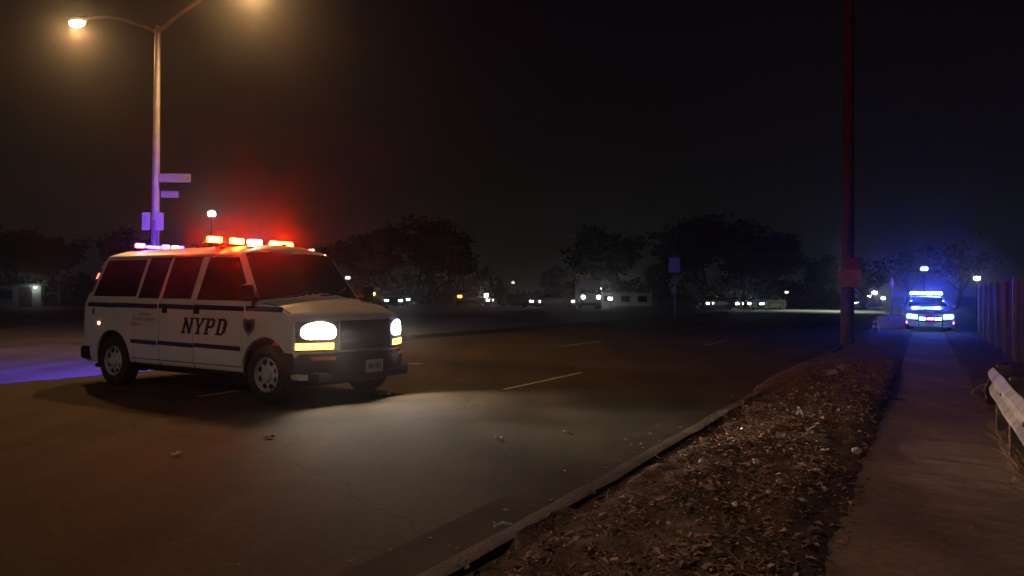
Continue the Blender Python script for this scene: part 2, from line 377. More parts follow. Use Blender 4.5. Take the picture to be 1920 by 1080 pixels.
# headland of distant dark ground rise so that the far edge is not razor straight
vs = []; NN = 90
for i in range(NN + 1):
    x = -420 + 840 * i / NN
    hgt = 1.6 + 1.4 * fbm(x * .02, 3) + .6 * fbm(x * .09, 7)
    vs += [Vector((x, 205, -.05)), Vector((x, 216, hgt)), Vector((x, 240, hgt * .6)), Vector((x, 250, -.05))]
struct(obj('far_bank', vs, [(i * 4 + k, i * 4 + 4 + k, i * 4 + 5 + k, i * 4 + 1 + k) for i in range(NN) for k in range(3)], M_GRASS, smooth=70))

# ================================================================ generic car shell
def shell(P):
    """closed body: side levels, top rows and end caps share one warp. returns (surf functions, verts, faces)"""
    xs, K, M = P['xs'], P['K'], P['M']
    hw, ze, zb, crown, bul = P['hw'], P['ze'], P['zb'], P['crown'], P['bulge']
    x0, x1 = xs[0], xs[-1]
    def warp(x, y, z):
        a = sm((x - P['fx']) / (x1 - P['fx'])); b = sm((P['rx'] - x) / (P['rx'] - x0)) if x < P['rx'] else 0
        yy = min(1.0, abs(y))
        dx = -P['fc'] * yy ** 2.6 * a + P['rc'] * yy ** 5 * b + P['lean'](z) * b
        dx += P['nose'](z) * a
        return Vector((x + dx, y * (1 - P['taper'] * a * a) , z))
    def side(sgn): return Surf(lambda x, z: warp(x, sgn * hw(z), z), flip=(sgn > 0))
    def topz(x, q):
        return ze(x - bul(x) * (1 - q * q)) + crown(x) * (1 - abs(q) ** 2.4)
    def top(x, q):
        return warp(x, q * hw(ze(x)), topz(x, q))
    def front(y, z): return warp(x1, y, z)
    def rear(y, z): return warp(x0, y, z)
    v = []; idx = {}
    def V(key, p):
        if key not in idx: idx[key] = len(v); v.append(p)
        return idx[key]
    nx = len(xs)
    def node(i, k, m):
        """grid node on the box surface; k 0..K vertical, m 0..M lateral"""
        x = xs[i]; e_ = ze(x); q = -1 + 2 * m / M
        zk = lambda kk: zb(x) + (e_ - zb(x)) * kk / K
        if k == K: p = top(x, q)
        elif m in (0, M): p = warp(x, q * hw(zk(k)), zk(k))
        else:
            p = warp(x, q * hw(zk(k)), zk(k) + (topz(x, q) - e_) * (k / K))
        return V((i, k, m), p)
    F = []
    for i in range(nx - 1):
        for k in range(K):
            for m in (0, M):
                q = [node(i, k, m), node(i + 1, k, m), node(i + 1, k + 1, m), node(i, k + 1, m)]; F.append(tuple(q if m == 0 else q[::-1]))
        for m in range(M):
            F.append((node(i, K, m), node(i + 1, K, m), node(i + 1, K, m + 1), node(i, K, m + 1)))
            F.append((node(i, 0, m + 1), node(i + 1, 0, m + 1), node(i + 1, 0, m), node(i, 0, m)))
    for i in (0, nx - 1):
        for k in range(K):
            for m in range(M):
                q = [node(i, k, m), node(i, k + 1, m), node(i, k + 1, m + 1), node(i, k, m + 1)]; F.append(tuple(q if i == 0 else q[::-1]))
    return dict(side=side, top=Surf(top), front=Surf(front, flip=False), rear=Surf(rear, flip=True), warp=warp, hw=hw, ze=ze), v, F
def cut(ob, cyls):
    """cut wheel wells: cyls = (centre, radius, y0, y1)"""
    mb = MB()
    for (cx_, cz_), r, y0, y1 in cyls: mb.lathe([(r, y0), (r, y1)], 'y', 36, (cx_, 0, cz_))
    c = mb.build('cutter', ob.data.materials[0], ob.parent); bpy.context.view_layer.update()
    md = ob.modifiers.new('b', 'BOOLEAN'); md.operation = 'DIFFERENCE'; md.object = c; md.solver = 'EXACT'
    dg = bpy.context.evaluated_depsgraph_get(); dg.update()
    me = bpy.data.meshes.new_from_object(ob.evaluated_get(dg)); ob.modifiers.clear(); old = ob.data; ob.data = me
    me.shade_smooth(); me.set_sharp_from_angle(angle=math.radians(32))
    bpy.data.meshes.remove(old); cm = c.data; bpy.data.objects.remove(c); bpy.data.meshes.remove(cm)

def tyre_mesh(R, wd, rr, n=36):
    h = wd / 2
    return MB().lathe([(rr, -h * .86), (rr + .03, -h), (R - .05, -h * 1.02), (R - .012, -h * .86), (R, -h * .6), (R, h * .6), (R - .012, h * .86), (R - .05, h * 1.02), (rr + .03, h), (rr, h * .86)], 'y', n, closed=True)
def wheel(parent, loc, R, wd, rr, out, holes=8):
    """out = -1: outer face to -y"""
    ty = tyre_mesh(R, wd, rr).build('wheel', M_RUBBER, parent, 35); ty.location = loc
    h = wd / 2
    mb = MB().lathe([(rr + .002, out * h * .80), (rr - .012, out * h * .95), (rr - .03, out * h * .62), (rr * .86, out * h * .40), (rr * .62, out * h * .62), (rr * .42, out * h * .70), (rr * .36, out * h * .98), (rr * .20, out * h * 1.06), (.01, out * h * 1.06)], 'y', 32, cap=False)
    rim = mb.build('rim', M_RIM, ty, 40)
    h0 = None
    for k in range(holes):
        a = 2 * PI * (k + .5) / holes; r_ = rr * .70
        if h0 is None: h0 = MB().lathe([(rr * .16, out * h * .30), (rr * .16, out * h * .64), (.002, out * h * .64)], 'y', 10).build('rim_hole', M_BLACK, rim, 40); hh = h0
        else: hh = link('rim_hole', h0.data, rim)
        hh.location = (r_ * math.cos(a), 0, r_ * math.sin(a))
    return ty

# ================================================================ POLICE VAN
VA = 0.572
van = thing('police_van', (-2.615, 11.07, 0), -VA, 'white police van with blue stripes, roof lights flashing red and headlights on', 'van')
HW = [(.30, .90), (.36, .965), (.55, .99), (.80, 1.0), (1.05, 1.0), (1.22, .985), (1.34, .955), (1.88, .865), (1.94, .835), (1.98, .79)]
ZE = [(-4.5, 1.955), (-.80, 1.965), (-.70, 1.93), (-.62, 1.83), (-.24, 1.33), (-.15, 1.285), (.30, 1.235), (.70, 1.15), (.80, 1.10), (.84, 1.05)]
BUL = .20
vp = dict(xs=[-4.30, -4.22, -4.1, -3.9, -3.7, -3.4, -3.1, -2.6, -2.1, -1.6, -1.2, -1.0, -.88, -.80, -.75, -.70, -.66, -.62, -.55, -.48, -.40, -.32, -.24, -.19, -.15, -.1, 0, .1, .2, .3, .4, .5, .6, .68, .74, .79, .84],
          K=20, M=16, hw=lambda z: lerp(HW, z), ze=lambda x: lerp(ZE, x), zb=lambda x: .33,
          crown=lambda x: .105 * sm((-.45 - x) / .4) + .035 + .02 * sm((x + .2) / .3), bulge=lambda x: BUL * sm((x + 1.0) / .25) * (1 - sm((x - .12) / .3)),
          fx=.05, rx=-3.1, fc=.30, rc=.12, lean=lambda z: .62 * max(0, z - 1.22) ** 1.15, nose=lambda z: -.04 * abs(z - .8), taper=.0)
S, v, F = shell(vp)
body = obj('body', v, F, M_WHITE, van, 32)
cut(body, [((0, .40), .455, -1.2, -.62), ((0, .40), .455, .62, 1.2), ((-3.43, .40), .44, -1.2, -.62), ((-3.43, .40), .44, .62, 1.2)])
# dark linings in the wheel wells and chassis
for x, r_ in ((0, .455), (-3.43, .44)):
    for sg in (-1, 1):
        v = []
        for k in range(25):
            a = PI * (-.10 + 1.20 * k / 24)
            v += [Vector((x + r_ * .995 * math.cos(a), sg * yy, .40 + r_ * .995 * math.sin(a))) for yy in (.955, .58)] + [Vector((x + .1 * math.cos(a), sg * .585, .40 + .1 * math.sin(a)))]
        obj('wheel_well', v, [(3 * k + j, 3 * k + 3 + j, 3 * k + 4 + j, 3 * k + 1 + j) for k in range(24) for j in range(2)], M_BLACK, van, 40)
mb = MB().bbox((-1.72, 0, .30), (4.6, 1.3, .14), .03).box((-1.7, .3, .24), (2.0, .3, .10)).tube([(-3.43, -.75, .36), (-3.43, .75, .36)], .07).tube([(0, -.75, .34), (0, .75, .34)], .05)
mb.tube([(-3.0, -.7, .26), (-3.9, -.72, .24), (-4.25, -.75, .25)], .035)
mb.build('chassis', M_BLACK, van, 40)
sideR = S['side'](-1); sideL = S['side'](1)
def plate_part(name, fn, q, m, parent=van, nu=6, nv=4, lift=.006, depth=.02, smooth=30):
    return patch(MB(), fn, q, nu, nv, lift, depth).build(name, m, parent, smooth)
M_GUTR = mat('white_gutter', (.50, .49, .47), .4)
M_HOUSING = mat('lamp_housing', (.10, .10, .10), .35, .3)
M_TAILR = mat('red_tail_lens', (0.35, 0.03, 0.03), .3)
M_SEAM = mat('door_gap_black', (0.03, 0.03, 0.03), .8)
for sg, fn in ((-1, sideR), (1, sideL)):
    # doors: front door and the pair of side doors, each a raised panel with its own window and handle
    doors = [((-1.46, -.40), [(-1.42, 1.335), (-.335, 1.335), (-.70, 1.875), (-1.27, 1.885)], -1.40),
             ((-2.24, -1.50), [(-2.21, 1.345), (-1.60, 1.345), (-1.46, 1.89), (-2.06, 1.89)], -2.12),
             ((-2.86, -2.28), [(-2.80, 1.345), (-2.34, 1.345), (-2.17, 1.89), (-2.63, 1.89)], None)]
    for (a, b), win, hx in doors:
        # lower door skin
        low = .40 if a > -1.5 else .40
        d = patch(MB(), fn, [(a, low), (b - (.06 if a > -1.5 else 0), low), (b, 1.31), (a, 1.31)], 8, 10, .008, .02).build('door', M_WHITE, van, 30)
        plate_part('door_gap', fn, [(a - .016, .37), (a + .0, .37), (a + .0, 1.32), (a - .016, 1.32)], M_SEAM, d, 1, 10, .002, .01)
        wd_ = plate_part('window', fn, win, M_GLASS, d, 6, 6, .010, .02)
        gx = [(-.022, -.022), (.022, -.022), (.022, .020), (-.022, .020)]
        plate_part('gasket', fn, [(a_ + g_[0], b_ + g_[1]) for (a_, b_), g_ in zip(win, gx)], M_SEAM, wd_, 6, 6, .0085, .012)
        if hx: 
            plate_part('handle', fn, [(hx - .03, 1.12), (hx + .06, 1.12), (hx + .06, 1.22), (hx - .03, 1.22)], M_BLACK, d, 2, 2, .03, .03)
    plate_part('window', fn, [(-4.14, 1.345), (-2.885, 1.345), (-2.75, 1.89), (-4.17, 1.89)], M_GLASS, van, 12, 6, .008, .02)
    for xa, xb in ((-4.20, -3.40), (-3.40, -2.30), (-2.27, -1.48), (-1.45, -.42), (-.38, .50)):
        plate_part('belt_stripe', fn, [(xa, 1.185), (xb, 1.175), (xb, 1.240), (xa, 1.250)], M_NAVY, van, 6, 2, .0105, .012)
    for xa, xb in ((-2.94, -2.30), (-2.27, -1.48), (-1.45, -.47)):
        plate_part('lower_stripe', fn, [(xa, .665), (xb, .655), (xb, .715), (xa, .725)], M_NAVY, van, 6, 2, .0105, .012)
    # tail light, side marker, fuel flap
    tl = plate_part('tail_light', fn, [(-4.29, 1.40), (-4.24, 1.40), (-4.24, 1.76), (-4.29, 1.76)], M_TAILR, van, 2, 6, .012, .02)
    plate_part('tail_lens', fn, [(-4.286, 1.61), (-4.245, 1.61), (-4.245, 1.70), (-4.286, 1.70)], E_TAIL, tl, 2, 3, .017, .01)
    plate_part('side_marker', fn, [(-3.89, .915), (-3.83, .915), (-3.83, .955), (-3.89, .955)], E_WARMW if sg < 0 else M_ORANGE, van, 2, 1, .008, .02)
    plate_part('fuel_flap' if sg > 0 else 'vent_slot', fn, [(-4.06, 1.06), (-4.02, 1.06), (-4.02, 1.15), (-4.06, 1.15)], M_BLACK, van, 1, 2, .006, .01)
    plate_part('roof_gutter', fn, [(-3.9, 1.915), (-.80, 1.915), (-.80, 1.930), (-3.9, 1.930)], M_GUTR, van, 20, 1, .016, .02)
    plate_part('side_moulding', fn, [(-2.94, .440), (-.47, .440), (-.47, .452), (-2.94, .452)], M_SEAM, van, 10, 1, .0105, .012)
    plate_part('bonnet_gap', S['top'], [(-.10, .955), (.66, .955), (.66, .975), (-.10, .975)] if sg > 0 else [(-.10, -.975), (.66, -.975), (.66, -.955), (-.10, -.955)], M_SEAM, van, 10, 1, .002, .01)
    # mirror
    m_ = MB().bbox((-.20, sg * 1.12, 1.42), (.09, .17, .22), .03).build('mirror', M_BLACK, van, 40)
    MB().tube([(-.22, sg * .93, 1.33), (-.20, sg * 1.06, 1.38)], .022).build('mirror_arm', M_BLACK, m_, 40)
    # dark sill strip
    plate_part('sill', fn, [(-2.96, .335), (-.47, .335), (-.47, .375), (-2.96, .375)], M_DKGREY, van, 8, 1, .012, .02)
# windscreen on the sloping front of the roof
tf = S['top']
wf = Surf(lambda a, q: tf(a + BUL * (1 - q * q), q))
plate_part('windscreen', wf, [(-.70, -.90), (-.225, -.94), (-.225, .94), (-.70, .90)], M_GLASS, van, 10, 20, .007, .02)
for q0 in (-.78, -.02):
    MB().tube([wf(-.235 - .10 * (k / 6) ** 2, q0 + .72 * k / 6) + Vector((.012, 0, .018)) for k in range(7)], .010, 5).build('wiper', M_BLACK, van, 40)
# rear doors' windows
rf = S['rear']
for a, b in ((-.78, -.05), (.05, .78)):
    plate_part('rear_window', rf, [(a, 1.36), (b, 1.36), (b, 1.82), (a, 1.82)], M_GLASS, van, 4, 4, .008, .02)
# bumper front and rear
def bumper(name, x, zc, hgt, fn_x, m):
    mb = MB(); rows = []; n = 22
    for i in range(n + 1):
        y = -1.0 + 2.0 * i / n; xx = fn_x(y); pr = [(0, -hgt / 2), (.05, -hgt * .46), (.075, -hgt * .2), (.075, hgt * .25), (.045, hgt * .47), (-.02, hgt / 2), (-.16, hgt / 2), (-.16, -hgt / 2)]
        rows.append([Vector((xx + (p if fn_x(0) > 0 else -p), y, zc + q)) for p, q in pr])
    m_ = len(rows[0]); v = [p for r in rows for p in r]
    f = [(i * m_ + k, i * m_ + (k + 1) % m_, (i + 1) * m_ + (k + 1) % m_, (i + 1) * m_ + k) for i in range(n) for k in range(m_)] + [tuple(range(m_)), tuple(range(n * m_, (n + 1) * m_))]
    return obj(name, v, f, m, van, 35)
fx_ = lambda y: .86 - .40 * abs(y) ** 3.2
bf = bumper('front_bumper', .86, .535, .27, fx_, M_DKGREY)
mb = MB().bbox((.72, 0, .36), (.22, 1.7, .14), .03).build('air_dam', M_BLACK, van, 40)
bumper('rear_bumper', -4.3, .47, .20, lambda y: -4.30 + .10 * abs(y) ** 4, M_DKGREY)
lp = MB().bbox((.948, .02, .475), (.014, .325, .165), .004).build('licence_plate', M_PLATE, van)
for k in range(7): MB().box((.956, -.10 + .036 * k + (.016 if k > 2 else 0), .475), (.004, .022 if k % 3 else .012, .07)).build('plate_character', M_LETTER, lp)
# grille and lights on the curved nose
ff = S['front']
gr = plate_part('grille', ff, [(-.46, .70), (.46, .70), (.46, 1.075), (-.46, 1.075)], M_BLACK, van, 12, 4, .012, .03)
for z in (.78, .86, .95, 1.02): plate_part('grille_bar', ff, [(-.44, z - .010), (.44, z - .010), (.44, z + .010), (-.44, z + .010)], M_DKGREY, gr, 12, 1, .028, .02)
for sg in (-1, 1):
    y0, y1 = (.52, .90)
    q = lambda za, zb_, a, b: [(sg * a, za), (sg * b, za), (sg * b, zb_), (sg * a, zb_)] if sg > 0 else [(-b, za), (-a, za), (-a, zb_), (-b, zb_)]
    h = plate_part('headlight', ff, q(.70, 1.06, .48, .985), M_HOUSING, van, 10, 5, .012, .03)
    rl_ = Surf(lambda r, th: ff(sg * (.735 + .205 * r * math.copysign(abs(math.cos(th)) ** .72, math.cos(th))), .930 + .108 * r * math.copysign(abs(math.sin(th)) ** .72, math.sin(th)) + .025 * r * (1 - abs(math.cos(th)))), flip=(sg < 0))
    mb = MB(); n = 32; v = []
    for rr_, lf_ in ((1.0, .012), (.97, .022), (.85, .028), (.5, .033), (.05, .035)):
        v += [rl_(rr_, 2 * PI * (k + .37) / n) + Vector((lf_, 0, 0)) for k in range(n)]
    f = [(i * n + k, i * n + (k + 1) % n, (i + 1) * n + (k + 1) % n, (i + 1) * n + k) for i in range(4) for k in range(n)] + [tuple(range(4 * n, 5 * n)), tuple(range(n))]
    obj('lamp_lens', v, f, E_HEAD, h, 40)
    plate_part('turn_signal', ff, q(.715, .795, .56, .985), E_TURN, h, 10, 3, .022, .012)
    # dipped beam
    b = light('headlight_spill', 'SPOT', van, (.93, sg * .70, .93), P_BEAM * .30, (1.0, .86, .74), spot_size=math.radians(120), spot_blend=.5, shadow_soft_size=.06)
    aim(b, (1, -.10, -.95))
    b = light('headlight_beam', 'SPOT', van, (.93, sg * .70, .93), P_BEAM * 1.5, (1.0, .80, .62), spot_size=math.radians(44), spot_blend=1.0, shadow_soft_size=.06)
    aim(b, (1, -.02, -.06))
    plate_part('bumper_reflector', Surf(lambda y, z: Vector((fx_(y) + .078, y, z)), False), q(.585, .625, .60, .86), M_ORANGE, bf, 6, 1, .004, .008)
# lettering NYPD, slanted slab letters on the front and side doors
def strokes(ch):
    s = .24; b = .10
    serif = lambda x0, x1, bot: (x0, x1, 0 if bot else 1 - b, b if bot else 1)
    R = lambda x0, x1, z0, z1: [(x0, z0), (x1, z0), (x1, z1), (x0, z1)]
    if ch == 'N': return [R(.08, .08 + s, 0, 1), R(.78, .78 + s * .8, 0, 1), [(.08, .92), (.78, .0), (1.0, .06), (.30, 1.0)], R(0, .42, 0, b), R(0, .3, 1 - b, 1), R(.66, 1.1, 1 - b, 1)]
    if ch == 'Y': return [R(.42, .68, 0, .5), [(.42, .42), (.62, .42), (.32, 1.0), (.05, 1.0)], [(.50, .42), (.68, .42), (1.05, 1.0), (.84, 1.0)], R(.28, .82, 0, b), R(-.02, .42, 1 - b, 1), R(.72, 1.12, 1 - b, 1)]
    if ch == 'P': return [R(.10, .36, 0, 1), R(0, .50, 0, b), R(0, .2, 1 - b, 1), R(.30, .76, .86, 1), R(.30, .76, .40, .54), [(.70, .40), (.95, .52), (.95, .88), (.70, 1.0)]]
    return [R(.10, .36, 0, 1), R(0, .2, 0, b), R(0, .2, 1 - b, 1), R(.30, .70, .86, 1), R(.30, .70, 0, .14), [(.66, 0), (.98, .22), (.98, .80), (.66, 1.0)]]
LX, LZ, LH, LW = -1.72, .845, .225, .205
for i, ch in enumerate('NYPD'):
    mb = MB()
    for st in strokes(ch):
        q = [(LX + i * .245 + px * LW + pz * .075, LZ + .0 + pz * LH) for px, pz in st]
        patch(mb, sideR, q, 2, 2, .0125, .005)
    mb.build('letter', M_LETTER, van)
# three-line motto in small slanted letters behind the doors
def small_text(txt, x, z, size):
    cu = bpy.data.curves.new('t', 'FONT'); cu.body = txt; cu.size = size; cu.shear = .35; cu.resolution_u = 2
    t = bpy.data.objects.new('t', cu); C.objects.link(t); dg = bpy.context.evaluated_depsgraph_get(); dg.update()
    me = bpy.data.meshes.new_from_object(t.evaluated_get(dg)); bpy.data.objects.remove(t); bpy.data.curves.remove(cu)
    vv = [sideR(x + p.co.x, z + p.co.y) + Vector((0, -.0125, 0)) for p in me.vertices]; ff_ = [tuple(p.vertices) for p in me.polygons]
    bpy.data.meshes.remove(me)
    mb = MB().add(vv, ff_); return mb.build('motto_line', M_GREYV, van)
small_text('Courtesy', -2.78, 1.075, .085); small_text('Professionalism', -2.86, 1.0, .085); small_text('Respect', -2.94, .925, .085)
# shield emblem on the front wing
mb = MB(); sh = [(-.40, 1.085), (-.30, 1.07), (-.20, 1.085), (-.185, 1.0), (-.215, .93), (-.30, .865), (-.385, .93), (-.415, 1.0)]
mb.add([sideR(a, b) + Vector((0, -.0115, 0)) for a, b in sh] + [sideR(a, b) + Vector((0, -.004, 0)) for a, b in sh], [tuple(range(8))] + [(i, (i + 1) % 8, 8 + (i + 1) % 8, 8 + i) for i in range(8)])
em = mb.build('shield_emblem', M_GREYV, van)
mb = MB(); mb.add([sideR(-.30 + (a + .30) * .6, .985 + (b - .985) * .6) + Vector((0, -.0135, 0)) for a, b in sh], [tuple(range(8))]); mb.build('emblem_field', M_LETTER, em)
# wheels
for sg in (-1, 1):
    for x in (0, -3.43): wheel(van, (x, sg * .865, .37), .372, .245, .225, sg)
# roof: front light bar, rear light bar, clearance lamps, antenna
def lightbar(x, zc, mods, ylen, dep=.13):
    b = MB().bbox((x, 0, zc - .055), (dep + .10, ylen, .03), .012).build('light_bar', M_BLACK, van, 40)
    for yy in (-ylen * .36, ylen * .36): MB().box((x, yy, zc - .095), (.10, .10, .06)).build('bar_foot', M_BLACK, b)
    for y0, y1, z0, z1, m in mods:
        MB().bbox((x, (y0 + y1) / 2, zc + (z0 + z1) / 2), (dep, y1 - y0, z1 - z0), .018).build('strobe', m, b, 40)
    return b
lightbar(-1.45, 2.16, [(-.78, -.58, -.036, .042, E_RED), (-.40, -.20, -.036, .042, E_RED), (-.09, .13, -.036, .042, E_REDW), (.32, .72, -.036, .042, E_RED)], 1.62, .09)
lightbar(-3.72, 2.15, [(-.44, -.30, -.036, .036, E_PINK), (-.25, -.02, -.036, .010, E_BLUE), (.03, .14, -.03, .036, E_PINK), (.21, .30, -.04, .036, E_WARMW), (.33, .40, -.04, .03, E_BLUE)], .92, .09)
bl = light('strobe_beam', 'SPOT', van, (-3.80, 0, 2.21), P_BLUE, (.05, .03, 1.0), spot_size=math.radians(120), spot_blend=.3, shadow_soft_size=.03); aim(bl, (-1, -.05, -.45))
bl2 = light('strobe_beam', 'SPOT', van, (-3.72, .3, 2.25), P_BLUE * 1.2, (.05, .04, 1.0), spot_size=math.radians(40), spot_blend=.6, shadow_soft_size=.05); aim(bl2, (-.50, 1, .16))
for y in (-.62, 0.0, .55, .80):
    p = S['top'](-.80, y / .84)
    MB().bbox((p.x, p.y, p.z + .010), (.08, .045, .026), .008).build('clearance_lamp', E_WARMW if y > .1 else M_ORANGE, van, 40)
MB().tube([(-2.75, .3, 2.06), (-2.75, .3, 2.10)], .02).tube([(-2.75, .3, 2.09), (-2.78, .3, 2.50)], [.006, .003], 6).build('antenna', M_DKGREY, van)

# ================================================================ LAMP POSTS
def cobra(parent, c, d, lens, m=M_POLE, scale=1.0):
    """cobra head at c pointing along unit vector d"""
    L = .75 * scale; q = Vector((d.x, d.y, 0)).normalized(); sd = Vector((-q.y, q.x, 0)); v = []; n = 10
    for i, (a, wd, hh) in enumerate(((0, .05, .05), (.2, .13, .08), (.5, .18, .11), (.8, .17, .10), (1.0, .06, .05))):
        for k in range(n):
            an = 2 * PI * k / n; v.append(c + q * (a * L) + sd * (math.cos(an) * wd * scale) + Vector((0, 0, math.sin(an) * hh * scale + .03)))
    f = [(i * n + k, i * n + (k + 1) % n, (i + 1) * n + (k + 1) % n, (i + 1) * n + k) for i in range(4) for k in range(n)] + [tuple(range(n)), tuple(range(4 * n, 5 * n))]
    h = obj('lamp_head', v, f, m, parent, 40)
    cc = c + q * (L * .58); v = []
    for z, s_ in ((0, 1), (-.07, .85), (-.11, .45)):
        v += [cc + q * (math.cos(2 * PI * k / 12) * .27 * scale * s_) + sd * (math.sin(2 * PI * k / 12) * .155 * scale * s_) + Vector((0, 0, (z - .045) * scale)) for k in range(12)]
    f = [(i * 12 + k, i * 12 + (k + 1) % 12, (i + 1) * 12 + (k + 1) % 12, (i + 1) * 12 + k) for i in range(2) for k in range(12)] + [tuple(range(24, 36)), tuple(range(12))]
    obj('lamp_lens', v, f, lens, h, 40)
    return h, cc
lpw = W(13.7, -17.2, .13)
post = thing('street_lamp', lpw, 0, 'tall twin-arm street lamp with warm light on median behind the van', 'street lamp')
TOPZ = 7.95
nrm = Vector((math.cos(RA), -math.sin(RA), 0))
MB().lathe([(.17, 0), (.17, .5), (.12, .7), (.10, .75), (.090, 4), (.065, TOPZ)], 'z', 12).build('pole', M_POLE, post, 40)
for sg in (-1, 1):
    pts = [Vector((0, 0, TOPZ - .15)) + nrm * sg * a + Vector((0, 0, b)) for a, b in ((.02, 0), (.6, .25), (1.3, .50), (2.0, .68), (2.75, .76))]
    MB().tube(pts, [.05, .045, .04, .035, .032], 8).build('arm', M_POLE, post, 40)
    h, cc = cobra(post, pts[-1], nrm * sg, E_SOD)
    b = light('lamp_light', 'SPOT', post, cc + Vector((0, 0, -.22)), P_STREET, SODIUM, spot_size=math.radians(165), spot_blend=.6, shadow_soft_size=.16)
# street-name signs and the regulatory signs low on the pole
nm = MB(); a1 = math.radians(-8)
MB().bbox((.50, -.05, 4.12), (.80, .02, .22), .005).build('street_name_sign', M_GREENS, post)
MB().bbox((.34, .03, 3.72), (.45, .02, .17), .005).build('street_name_sign', M_GREENS, post)
for dx in (-.17, .17): MB().bbox((dx, -.15, 3.02), (.20, .02, .44), .006).build('sign_panel', M_SIGNW, post)
MB().box((0, -.13, 3.10), (.50, .02, .03)).build('sign_bracket', M_STEEL, post)
# the next lamp of the row, on the near pavement behind the viewpoint
near = thing('street_lamp', W(-9, -1.6, 0), 0, 'single-arm street lamp standing on the near verge behind the viewpoint', 'street lamp')
MB().lathe([(.18, 0), (.18, .5), (.13, .7), (.11, 4), (.08, 8.6)], 'z', 12).build('pole', M_POLE, near, 40)
pts = [Vector((0, 0, 8.45)) - nrm * a + Vector((0, 0, b)) for a, b in ((.02, 0), (.6, .3), (1.4, .5), (2.4, .55))]
MB().tube(pts, .04, 8).build('arm', M_POLE, near, 40)
h, cc = cobra(near, pts[-1], -nrm, E_SOD)
light('lamp_light', 'SPOT', near, cc + Vector((0, 0, -.22)), P_NEAR, (1.0, .77, .60), spot_size=math.radians(165), spot_blend=.6, shadow_soft_size=.16)

def far_lamp(u, v, d, r, lens, label, group='distant lamps', dim=False):
    p = at(u, v, d); t = thing('distant_lamp_post', (p.x, p.y, 0), 0, label, 'lamp post', None)
    z = p.z
    MB().lathe([(.10, 0), (.08, 1.0), (.05, max(z - .1, .3))], 'z', 8).build('pole', M_BARK, t, 40)
    MB().lathe([(.06, z - .12), (r * .8, z - r * .5), (r, z), (r * .8, z + r * .55), (.05, z + r)], 'z', 12).build('globe', lens, t, 60)
    MB().lathe([(r * .9, z + r * .55), (r * .5, z + r * 1.1), (.03, z + r * 1.3)], 'z', 10).build('cap', M_ROOF, t, 40)
far_lamp(397, 401, 70, .33, E_FARW, 'white lamp shining high in the dark above the van roof')
far_lamp(645, 475, 130, .26, E_FARD, 'small white lamp in the sky right of the van light bar')
far_lamp(652, 521, 90, .30, E_FARD, 'dim white globe lamp just above the van bonnet')
far_lamp(700, 551, 74, .17, E_FARY, 'amber lamp above the right end of the van bonnet')
far_lamp(862, 556, 86, .27, E_FARO, 'dim orange lamp at the dark field edge right of the van')
far_lamp(912, 553, 88, .22, E_FARH, 'white lamp right of the orange lamp in the middle distance')
far_lamp(962, 530, 140, .28, E_FARD, 'faint lamp above the middle headlights')
far_lamp(1124, 542, 90, .22, E_FARW, 'white lamp above the pair of headlights in mid picture')
far_lamp(1144, 560, 90, .26, E_FARW, 'white lamp at the left end of the low lit building')
far_lamp(1475, 548, 90, .22, E_FARD, 'faint lamp left of the wooden pole')
far_lamp(1640, 549, 110, .32, E_FARW, 'white lamp just right of the wooden pole, highest of four')
far_lamp(1630, 555, 120, .33, E_FARW, 'white lamp just right of the wooden pole, second highest of four')
far_lamp(1656, 559, 112, .28, E_FARW, 'white lamp just right of the wooden pole, rightmost of four')
far_lamp(1606, 567, 116, .30, E_FARH, 'white lamp just right of the wooden pole, lowest of four')
far_lamp(1733, 504, 90, .42, E_FARD, 'dim lamp hanging above the blue flashing car')
far_lamp(1832, 522, 60, .22, E_FARW, 'white lamp at right above the fence end')
# lamp added to light the concrete ramp, hidden behind the wooden pole
pr_ = at(1584, 560, 74)
rl = thing('added_ramp_lamp', (pr_.x, pr_.y, 0), 0, 'tall added lamp post beside the concrete ramp, hidden behind the wooden pole', 'lamp post')
MB().lathe([(.12, 0), (.07, 5.4)], 'z', 8).build('pole', M_BARK, rl, 40)
h, cc = cobra(rl, Vector((0, .35, 5.4)), Vector((-.42, -1, 0)), E_FARW, scale=.9)
light('lamp_light', 'SPOT', rl, cc + Vector((0, 0, -.2)), 4500, (.9, 1.0, .82), spot_size=math.radians(140), spot_blend=.5, shadow_soft_size=.15)

